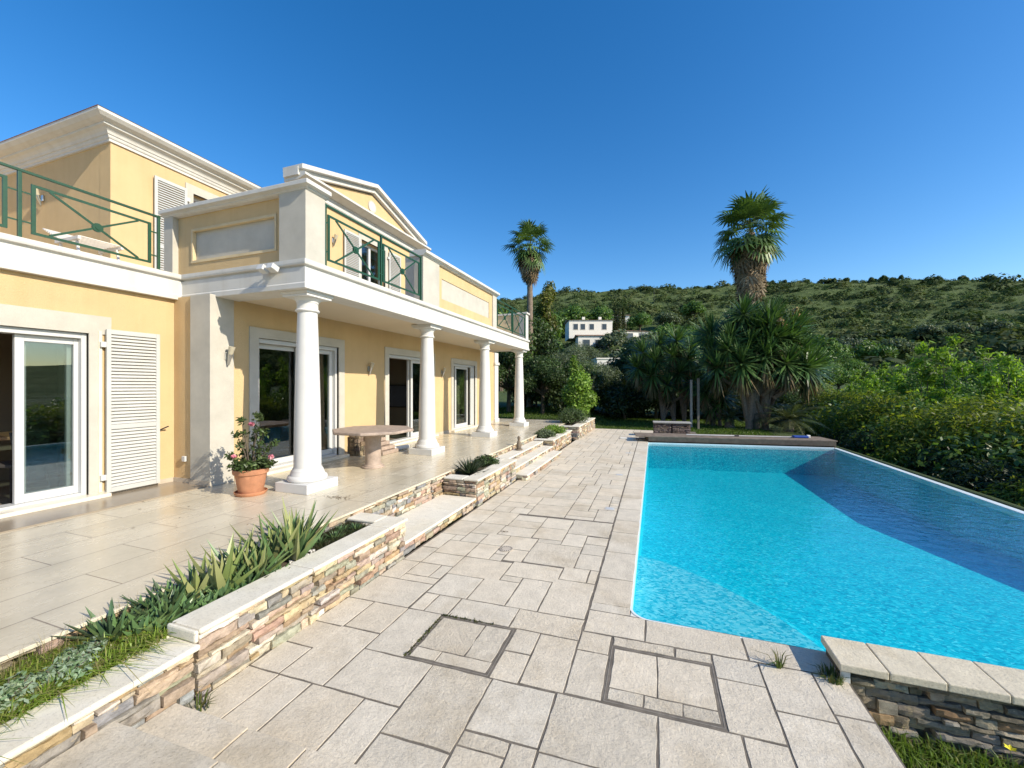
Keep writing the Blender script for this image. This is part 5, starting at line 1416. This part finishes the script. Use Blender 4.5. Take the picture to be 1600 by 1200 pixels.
for i in range(16):
    u = 1275 + i * 30 + gh.uniform(-8, 8); D = gh.uniform(23, 36); x, y = at(u, D)
    if x < 6.5: continue
    tree('slope_bush', 'green bush on the slope between the hedge and the scrub hillside', 'shrub', 'bushy', x, y, ground(x, y) - .1, gh.uniform(1.0, 1.4), gh.uniform(0, 6), 'bushes on the slope beyond the hedge', **KIND['bushy'])
for i in range(10):
    x, y = 13 + gh.uniform(-1, 9), -6 + i * 3.2
    tree('garden_bush', 'green bush in the garden right of the pool, out beyond the hedge', 'shrub', 'bushy', x, y, ground(x, y) - .2, gh.uniform(.9, 1.3), gh.uniform(0, 6), 'bushes in the garden beyond the pool', **KIND['bushy'])

# --- plants of the planters and pot
def aloe_mesh(seed, n_, L, wd, hi, low, cols, curl=.25):
    g = np.random.default_rng(seed); m = MB()
    for i in range(n_):
        f = i / n_; el = math.radians(hi - (hi - low) * f + g.uniform(-9, 9)); az_ = i * 2.39996 + g.uniform(-.25, .25)
        l_ = L * g.uniform(.78, 1.1) * (.62 + .38 * min(1, f * 2.2)); w0 = wd * g.uniform(.85, 1.15)
        sd_ = Vector((-math.sin(az_), math.cos(az_), 0)); p = Vector((math.cos(az_), math.sin(az_), 0)) * .012; rows = []; ns = 6; e = el
        cu = curl * g.uniform(-.4, 1.3)
        c = cols[g.integers(0, len(cols))]; k_ = g.uniform(.8, 1.2); m.col = (c[0] * k_, c[1] * k_, c[2] * k_, 0)
        for j in range(ns + 1):
            q = j / ns; w_ = w0 * (1.0 if q < .2 else (1 - ((q - .2) / .8) ** 1.35)) + .0006; e = el + cu * (q - .3)
            d_ = Vector((math.cos(az_) * math.cos(e), math.sin(az_) * math.cos(e), math.sin(e))); nz = sd_.cross(d_) * -1
            if j: p = p + d_ * l_ / ns
            up_ = d_.cross(sd_) * -1
            if up_.z < 0: up_ = -up_
            rows.append([p + sd_ * w_ + up_ * w_ * .35, p - up_ * w_ * .12, p - sd_ * w_ + up_ * w_ * .35, p - up_ * w_ * .75])
        vs = [v_ for r_ in rows for v_ in r_]; fs = []
        for j in range(ns):
            for k2 in range(4): fs.append((j * 4 + k2, j * 4 + (k2 + 1) % 4, j * 4 + 4 + (k2 + 1) % 4, j * 4 + 4 + k2))
        m.faces(vs, fs)
    return m
AGR = [(0.19, 0.248, 0.075), (0.248, 0.288, 0.099), (0.149, 0.215, 0.075), (0.314, 0.33, 0.132)]
ABL_OLD = [(0.096, 0.168, 0.088), (0.12, 0.2, 0.096), (0.08, 0.136, 0.08), (0.144, 0.208, 0.096)]
ABL = [(.085, .165, .062), (.11, .195, .07), (.075, .14, .06), (.14, .21, .075)]
ADK = [(0.045, 0.078, 0.036), (0.063, 0.102, 0.045), (0.083, 0.12, 0.053)]
M_ALOE = mat_leaf('aloe_leaf', .38, .10, .5, (1.1, 1.2, .6))
A1 = aloe_mesh(1, 15, .46, .036, 86, 45, AGR, .10).build('aloe', M_ALOE, None, smooth=True, clean=False)
A2 = aloe_mesh(2, 24, .42, .024, 86, 40, AGR + AGR + ABL, .2).build('aloe', M_ALOE, None, smooth=True, clean=False)
A3 = aloe_mesh(3, 24, .17, .025, 78, 10, ABL, .2).build('aloe', M_ALOE, None, smooth=True, clean=False)
A4 = aloe_mesh(4, 34, .24, .019, 80, 8, ABL + ADK, .2).build('aloe', M_ALOE, None, smooth=True, clean=False)
proto = {1: A1, 2: A2, 3: A3, 4: A4}; used = set()
def aloe(kind, label, x, y, z, s_, rz_, group=None, name='aloe'):
    o = proto[kind] if kind not in used else proto[kind].copy()
    if kind in used: COL.objects.link(o)
    used.add(kind); o.name = name; o.location = (x, y, z); o.rotation_euler = (random.Random(int(x * 997 + y * 131)).uniform(-.12, .12), .05, rz_); o.scale = (s_ * .95, s_ * .95, s_ * .88)
    o['label'] = label; o['category'] = 'aloe'
    if group: o['group'] = group
    elif 'group' in o: del o['group']
aloe(1, 'stout upright yellow green aloe with broad leaves at the middle of the long planter', -3.02, 2.10, .37, 1.05, .4)
aloe(1, 'stout broad leaved aloe just left behind the middle aloe', -3.10, 1.98, .37, .85, 2.4)
aloe(2, 'many leaved blue green aloe right of the stout aloe', -2.98, 2.36, .37, 1.0, 1)
g2 = 'tall narrow leaved aloes at the far end of the clump'
aloe(2, 'tall narrow leaved aloe in the thick clump before the white pebbles', -3.08, 2.58, .37, 1.25, 2.2, g2)
aloe(2, 'tall narrow leaved aloe in the thick clump before the white pebbles', -2.97, 2.70, .37, 1.3, 3.9, g2)
aloe(2, 'tall narrow leaved aloe in the thick clump before the white pebbles', -3.12, 2.86, .37, 1.3, 5.1, g2)
aloe(2, 'tall narrow leaved aloe in the thick clump before the white pebbles', -3.12, 2.30, .37, 1.05, .3, g2)
g3 = 'small dark rosettes in the near clump'
lab3 = 'small dark blue green rosette in the clump between the grass and the stout aloe'
for i, (x, y, s_) in enumerate([(-3.10, 1.50, 1.0), (-3.0, 1.58, .95), (-3.12, 1.66, 1.1), (-3.02, 1.74, .95), (-2.93, 1.66, .8), (-2.95, 1.82, .95), (-3.12, 1.82, 1.1), (-2.90, 1.92, .85), (-2.93, 2.05, .9), (-3.15, 1.72, .9), (-2.90, 2.18, .8), (-3.14, 1.92, 1.2), (-2.96, 2.26, 1.0), (-2.88, 2.42, .9)]):
    aloe(3 if i % 3 else 4, lab3, x, y, .36, s_ * 1.15, i * 1.3, g3)
for i, (x, y, s_) in enumerate([(-3.05, 3.05, .5), (-3.0, 3.2, .55), (-3.08, 3.38, .5), (-2.98, 3.48, .5)]):
    aloe(4, 'tiny green succulent in the far end of the long planter, past the white pebbles', x, y, .37, s_, i, 'small succulents past the pebbles')
DK = aloe_mesh(9, 150, .33, .009, 88, 2, [(.020, .034, .016), (.030, .046, .02), (.038, .058, .026)], .15).build('spiky_clump', M_ALOE, None, smooth=True, clean=False)
DK.location = (-3.0, 6.32, .38); DK.scale = (1.15, 1.15, 1.05); tag(DK, 'dark spiky leaved clump filling the square planter', 'plant')
def tuft(label, x, y, z, R, H, n_, size, cols, name='shrub', aspect=.4, seed=1, up=.4, cat_='shrub'):
    g = np.random.default_rng(seed)
    V, F, C = leaf_cloud(g, n_, [(R * .5 * math.cos(i * 2.1) * (i > 0), R * .5 * math.sin(i * 2.1) * (i > 0), H * (.45 if i else .55), R * .65, R * .65, H * .45) for i in range(6)], size, cols, aspect, .35, up)
    t = thing(name, label, cat_, (x, y, z)); np_mesh('foliage', V, F, C, M_LEAF, t, local=True)
    m = MB(); r = random.Random(seed)
    for k_ in range(7):
        a = k_ * .9; m.tube([(0, 0, -.03), (R * .3 * math.cos(a), R * .3 * math.sin(a), H * .4), (R * .6 * math.cos(a), R * .6 * math.sin(a), H * .8)], [.008, .006, .002], 5)
    m.build('stems', M_BARK, t, local=True, clean=False)
    return t
tuft('small dark green tuft behind the spiky clump in the square planter', -3.02, 7.1, .37, .26, .22, 1500, .028, DG, 'low_plant', seed=3, cat_='plant')
tuft('greyish low succulent clump nearest in the planter past the steps', -3.05, 11.6, .34, .32, .30, 2600, .03, OG, 'low_plant', seed=4, cat_='plant')
tuft('bright green low plant in the middle of the planter past the steps', -3.02, 12.6, .34, .38, .34, 3200, .032, LG, 'low_plant', seed=5, cat_='plant')
tuft('round grey green shrub in the farthest planter', -3.0, 15.6, .42, .62, .68, 6500, .035, [(.075, .115, .04), (.10, .14, .05), (.06, .09, .035)], 'round_shrub', seed=6)
# grass of the near planter, trailing over the terrace edge
def blades(name, label, pts, h, wd, cols, seed, lean=.45, kind='stuff', catg='grass'):
    g = np.random.default_rng(seed); P = np.array(pts); n_ = len(P)
    az_ = g.uniform(0, 2 * math.pi, n_); l_ = h * g.uniform(.5, 1.25, n_); ln = np.abs(g.normal(0, lean, n_))
    d_ = np.stack([np.cos(az_), np.sin(az_), np.zeros(n_)], 1); sd_ = np.stack([-np.sin(az_), np.cos(az_), np.zeros(n_)], 1) * (wd * g.uniform(.7, 1.3, n_))[:, None]
    up_ = np.array([0, 0, 1.])
    p1 = P + (up_ * .6 + d_ * (.25 * ln)[:, None]) * l_[:, None]; p2 = P + (up_ * (1.0 - .35 * np.minimum(ln, 1.4))[:, None] + d_ * (.85 * ln)[:, None]) * l_[:, None]
    V = np.stack([P - sd_, P + sd_, p1 + sd_ * .8, p1 - sd_ * .8, p1 - sd_ * .8, p1 + sd_ * .8, p2 + sd_ * .1, p2 - sd_ * .1], 1).reshape(-1, 3)
    c = np.array(cols)[g.integers(0, len(cols), n_)] * g.uniform(.75, 1.25, n_)[:, None]
    C = np.repeat(np.concatenate([c, np.zeros((n_, 1))], 1), 2, axis=0)
    o = np_mesh(name, V, np.arange(8 * n_).reshape(2 * n_, 4), C, M_LEAF); return tag(o, label, catg, kind=kind)
GR = [(0.187, 0.275, 0.033), (0.231, 0.319, 0.044), (0.132, 0.209, 0.024), (0.297, 0.341, 0.077), (0.33, 0.297, 0.121)]
g = np.random.default_rng(5)
pts = np.stack([g.uniform(-3.22, -2.80, 9000), g.uniform(-.4, 1.62, 9000), np.full(9000, .34)], 1)
blades('planter_grass', 'tangled bright grass filling the nearest planter', pts, .10, .0036, GR, 3, 1.9)
pts = np.stack([g.uniform(-3.22, -3.14, 260), g.uniform(.6, 1.75, 260), np.full(260, .36)], 1)
blades('dry_grass', 'long dry stalks leaning over the terrace edge', pts, .17, .0014, [(.30, .25, .13), (.22, .20, .09)], 4, .9)
pts = np.stack([g.uniform(-3.20, -2.84, 2600), g.uniform(2.9, 3.6, 2600), np.full(2600, .37)], 1)
blades('planter_ground_cover', 'low dark ground cover in the far end of the long planter', pts, .045, .004, [(.030, .045, .016), (.05, .06, .02), (.07, .06, .03)], 5, .8)
for i, (x, y, s_) in enumerate([(-2.94, 1.02, .15), (-2.90, 1.22, .13), (-2.96, .80, .14), (-3.0, 1.33, .11)]):
    tuft('low silvery green herb cushion in the grass of the nearest planter', x, y, .36, s_ * .95, .11, 700, .015, [(.28, .37, .24), (.36, .44, .31), (.18, .27, .13)], 'herb_cushion', .5, 20 + i, cat_='herb')['group'] = 'silvery cushions in the near planter'
m = MB(); r = random.Random(4)
for i in range(80):
    a, b, c = r.uniform(-2.97, -2.83), r.uniform(2.62, 2.90), .375 + r.uniform(0, .02); s_ = r.uniform(.008, .017); k_ = r.uniform(.7, 1); m.col = (.72 * k_, .70 * k_, .66 * k_, 0)
    q = [Vector((r.uniform(-1, 1), r.uniform(-1, 1), r.uniform(-1, 1))).normalized() * s_ * r.uniform(.8, 1.2) for _ in range(3)]
    m.lathe([(0, -s_ * .6), (s_ * .8, -s_ * .35), (s_, .1 * s_), (s_ * .6, s_ * .55), (0, s_ * .62)], (a, b, c), 7)
tag(m.build('white_pebbles', mat_col('pebble', .7, var=.1), smooth=True, clean=False), 'heap of small white pebbles beside the coping of the long planter', 'pebbles', kind='stuff')
# lawn blades: near corner by the low wall, and far strips
n_ = 20000; pts = np.stack([g.uniform(1.2, 3.9, n_), g.uniform(1.5, 3.16, n_), np.full(n_, -.32)], 1)
blades('grass', 'thick green grass below the low stone wall', pts, .11, .0042, [(.085, .15, .022), (.12, .19, .028), (.15, .22, .04), (.20, .22, .08)], 7, .8)
n_ = 42000; px = g.uniform(-9, 4.5, n_); py = 16.6 + 9 * g.random(n_) ** 1.2
ok = ~((px > -2.65) & (px < 1.6) & (py < 18.35)); px, py = px[ok], py[ok]
pts = np.stack([px, py, terr(px, py)], 1)
blades('grass', 'mown lawn beyond the deck and terrace', pts, .075, .012, [(.06, .11, .014), (.085, .14, .018), (.11, .17, .026)], 8, .6)
x0 = 1.55
f = MB()
t = thing('wildflower', 'single small yellow flower in the grass by the low stone wall', 'flower', (1.86, 3.02, -.29))
MB().tube([(0, 0, 0), (.01, 0, .10), (.005, .01, .17)], [.002, .0018, .0015], 5).build('stem', mat_plain('stem_green', (.08, .14, .03), .6), t, local=True)
for k_ in range(5):
    a = k_ * 1.2566; MB().faces([(.005, .01, .17), (.005 + .018 * math.cos(a - .4), .01 + .018 * math.sin(a - .4), .178), (.005 + .026 * math.cos(a), .01 + .026 * math.sin(a), .182), (.005 + .018 * math.cos(a + .4), .01 + .018 * math.sin(a + .4), .178)], [(0, 1, 2, 3)]) if False else None
m = MB()
for k_ in range(6):
    a = k_ * 1.0472; m.face([(.005, .01, .17), (.005 + .018 * math.cos(a - .45), .01 + .018 * math.sin(a - .45), .180), (.005 + .028 * math.cos(a), .01 + .028 * math.sin(a), .184), (.005 + .018 * math.cos(a + .45), .01 + .018 * math.sin(a + .45), .180)])
m.build('petals', mat_plain('yellow_petal', (.80, .68, .02), .6), t, local=True)
def weed(label, x, y, seed, n_=60, h=.08, R=.06):
    g_ = np.random.default_rng(seed); a = g_.uniform(0, 6.28, n_); q = R * np.sqrt(g_.random(n_))
    o = blades('weed', label, np.stack([x + q * np.cos(a), y + q * np.sin(a), np.full(n_, -.012)], 1), h, .004, [(.06, .10, .02), (.10, .13, .03), (.14, .13, .05)], seed, .8, None, 'weed')
    return o
weed('weed tuft growing at the foot of the low wall corner', 1.09, 3.16, 1, 120, .07, .06)
weed('thin weed sprouting from the joint in front of the pool edge', .80, 3.17, 2, 22, .11, .02)
weed('weed at the base of the stone wall beside the paved steps', -2.52, 1.62, 3, 60, .09, .05)
n_ = 420; tt = g.random(n_); L1 = tt < .45
px = np.where(L1, -1.655 + g.normal(0, .008, n_), -1.655 + .45 * g.random(n_) ** 1.5); py = np.where(L1, 2.47 + .5 * g.random(n_), 3.018 + g.normal(0, .008, n_)) + K * px
blades('moss', 'moss and tiny weeds along the edges of the left paved hatch', np.stack([px, py, np.full(n_, -.012)], 1), .022, .004, [(.07, .09, .015), (.11, .12, .02), (.05, .045, .02)], 9, .9)

# --- potted plant
t = thing('potted_plant', 'terracotta pot with a straggly pink flowered shrub before the corner pilaster', 'potted plant', (-5.00, 3.86, T))
M_TER = mat_plain('terracotta', (.46, .21, .11), .85, var=.22, vscale=9, bscale=50, bdist=.002, streak=(.92, .86, .80))
MB().lathe([(0, .03), (.135, .03), (.150, .08), (.182, .27), (.200, .275), (.208, .30), (.206, .335), (.196, .34), (.185, .33), (.178, .29), (0, .285)], (0, 0, 0), 36).build('pot', M_TER, t, local=True, smooth=True)
MB().lathe([(0, 0), (.165, 0), (.185, .02), (.190, .045), (.183, .047), (.172, .022), (0, .02)], (0, 0, 0), 36).build('saucer', M_TER, t, local=True, smooth=True)
MB().lathe([(0, .286), (.178, .29), (.09, .305), (0, .31)], (0, 0, 0), 20).build('soil', M_SOIL, t, local=True)
m = MB(); r = random.Random(8); tips = []
def rot(dx): return (dx * CY, dx * SY)
for (dx, h) in ((-.14, .78), (-.20, .62), (-.08, .98), (.06, 1.02), (.16, 1.00), (.20, .82), (.24, .66), (-.24, .50), (.02, .72), (.10, .60)):
    q = r.uniform(-.10, .10); bx, by = rot(dx); tip = Vector((bx - SY * q, by + CY * q, h)); mid = Vector((tip.x * .45, tip.y * .45, .30 + (h - .30) * .5))
    m.tube([(tip.x * .12, tip.y * .12, .29), mid, tip], [.010, .007, .003], 6); tips.append((tip, mid))
m.build('stems', M_BARK, t, local=True, clean=False)
bl = []
for tip, mid in tips:
    bl += [(tip.x, tip.y, tip.z, .07, .07, .075), ((tip.x + mid.x) / 2, (tip.y + mid.y) / 2, (tip.z + mid.z) / 2, .055, .055, .07)]
for i in range(12):
    a = i * 2.4; q = .20 * math.sqrt(i / 12); bl.append((q * math.cos(a), q * math.sin(a), .42 + r.uniform(-.04, .06), .10, .10, .07)); bl.append((q * 1.2 * math.cos(a), q * 1.2 * math.sin(a), .38, .09, .09, .06))
V, F, C = leaf_cloud(np.random.default_rng(2), 2300, bl, .028, [(.045, .075, .022), (.06, .095, .026), (.085, .12, .035), (.035, .055, .018)], .42, .25)
np_mesh('foliage', V, F, C, M_LEAFG, t, local=True)
for (dx, q, h) in ((-.13, -.14, .52), (.07, -.10, .93), (.30, -.06, .50)):
    bx, by = rot(dx); V, F, C = leaf_cloud(np.random.default_rng(int(h * 100)), 46, [(bx - SY * q, by + CY * q, h, .032, .032, .028)], .020, [(.72, .26, .32), (.78, .40, .44), (.62, .18, .26)], .75, .3)
    np_mesh('flower', V, F, C, mat_leaf('petal', .6, .3, .3, (1.1, .9, .9)), t, local=True)
# fallen leaves on terrace and deck
r = random.Random(77); M_DEAD = mat_plain('dead_leaf', (.10, .06, .03), .9, var=.4, vscale=30)
def litter(label, cx, cy, z, n_, R, seed):
    r = random.Random(seed); m = MB()
    for i in range(n_):
        a, s_ = r.uniform(0, 6.28), r.uniform(.010, .022); x = cx + r.gauss(0, R); y = cy + r.gauss(0, R * .35)
        dx, dy = s_ * math.cos(a), s_ * math.sin(a)
        m.face([(x - dx, y - dy, z + .003), (x - dy * .4, y + dx * .4, z + .006), (x + dx, y + dy, z + .004), (x + dy * .4, y - dx * .4, z + .005)])
    tag(m.build('fallen_leaves', M_DEAD, clean=False), label, 'leaves', kind='stuff')
litter('small drift of dead leaves on the terrace tiles right of the first column', -3.78, 4.10, T, 40, .13, 1)
litter('few dead leaves on the deck joints near the floor drain', -1.82, 4.92, .001, 9, .05, 2)
litter('scattered dead leaves on the terrace tiles near the pot', -4.6, 3.0, T, 10, .6, 3)
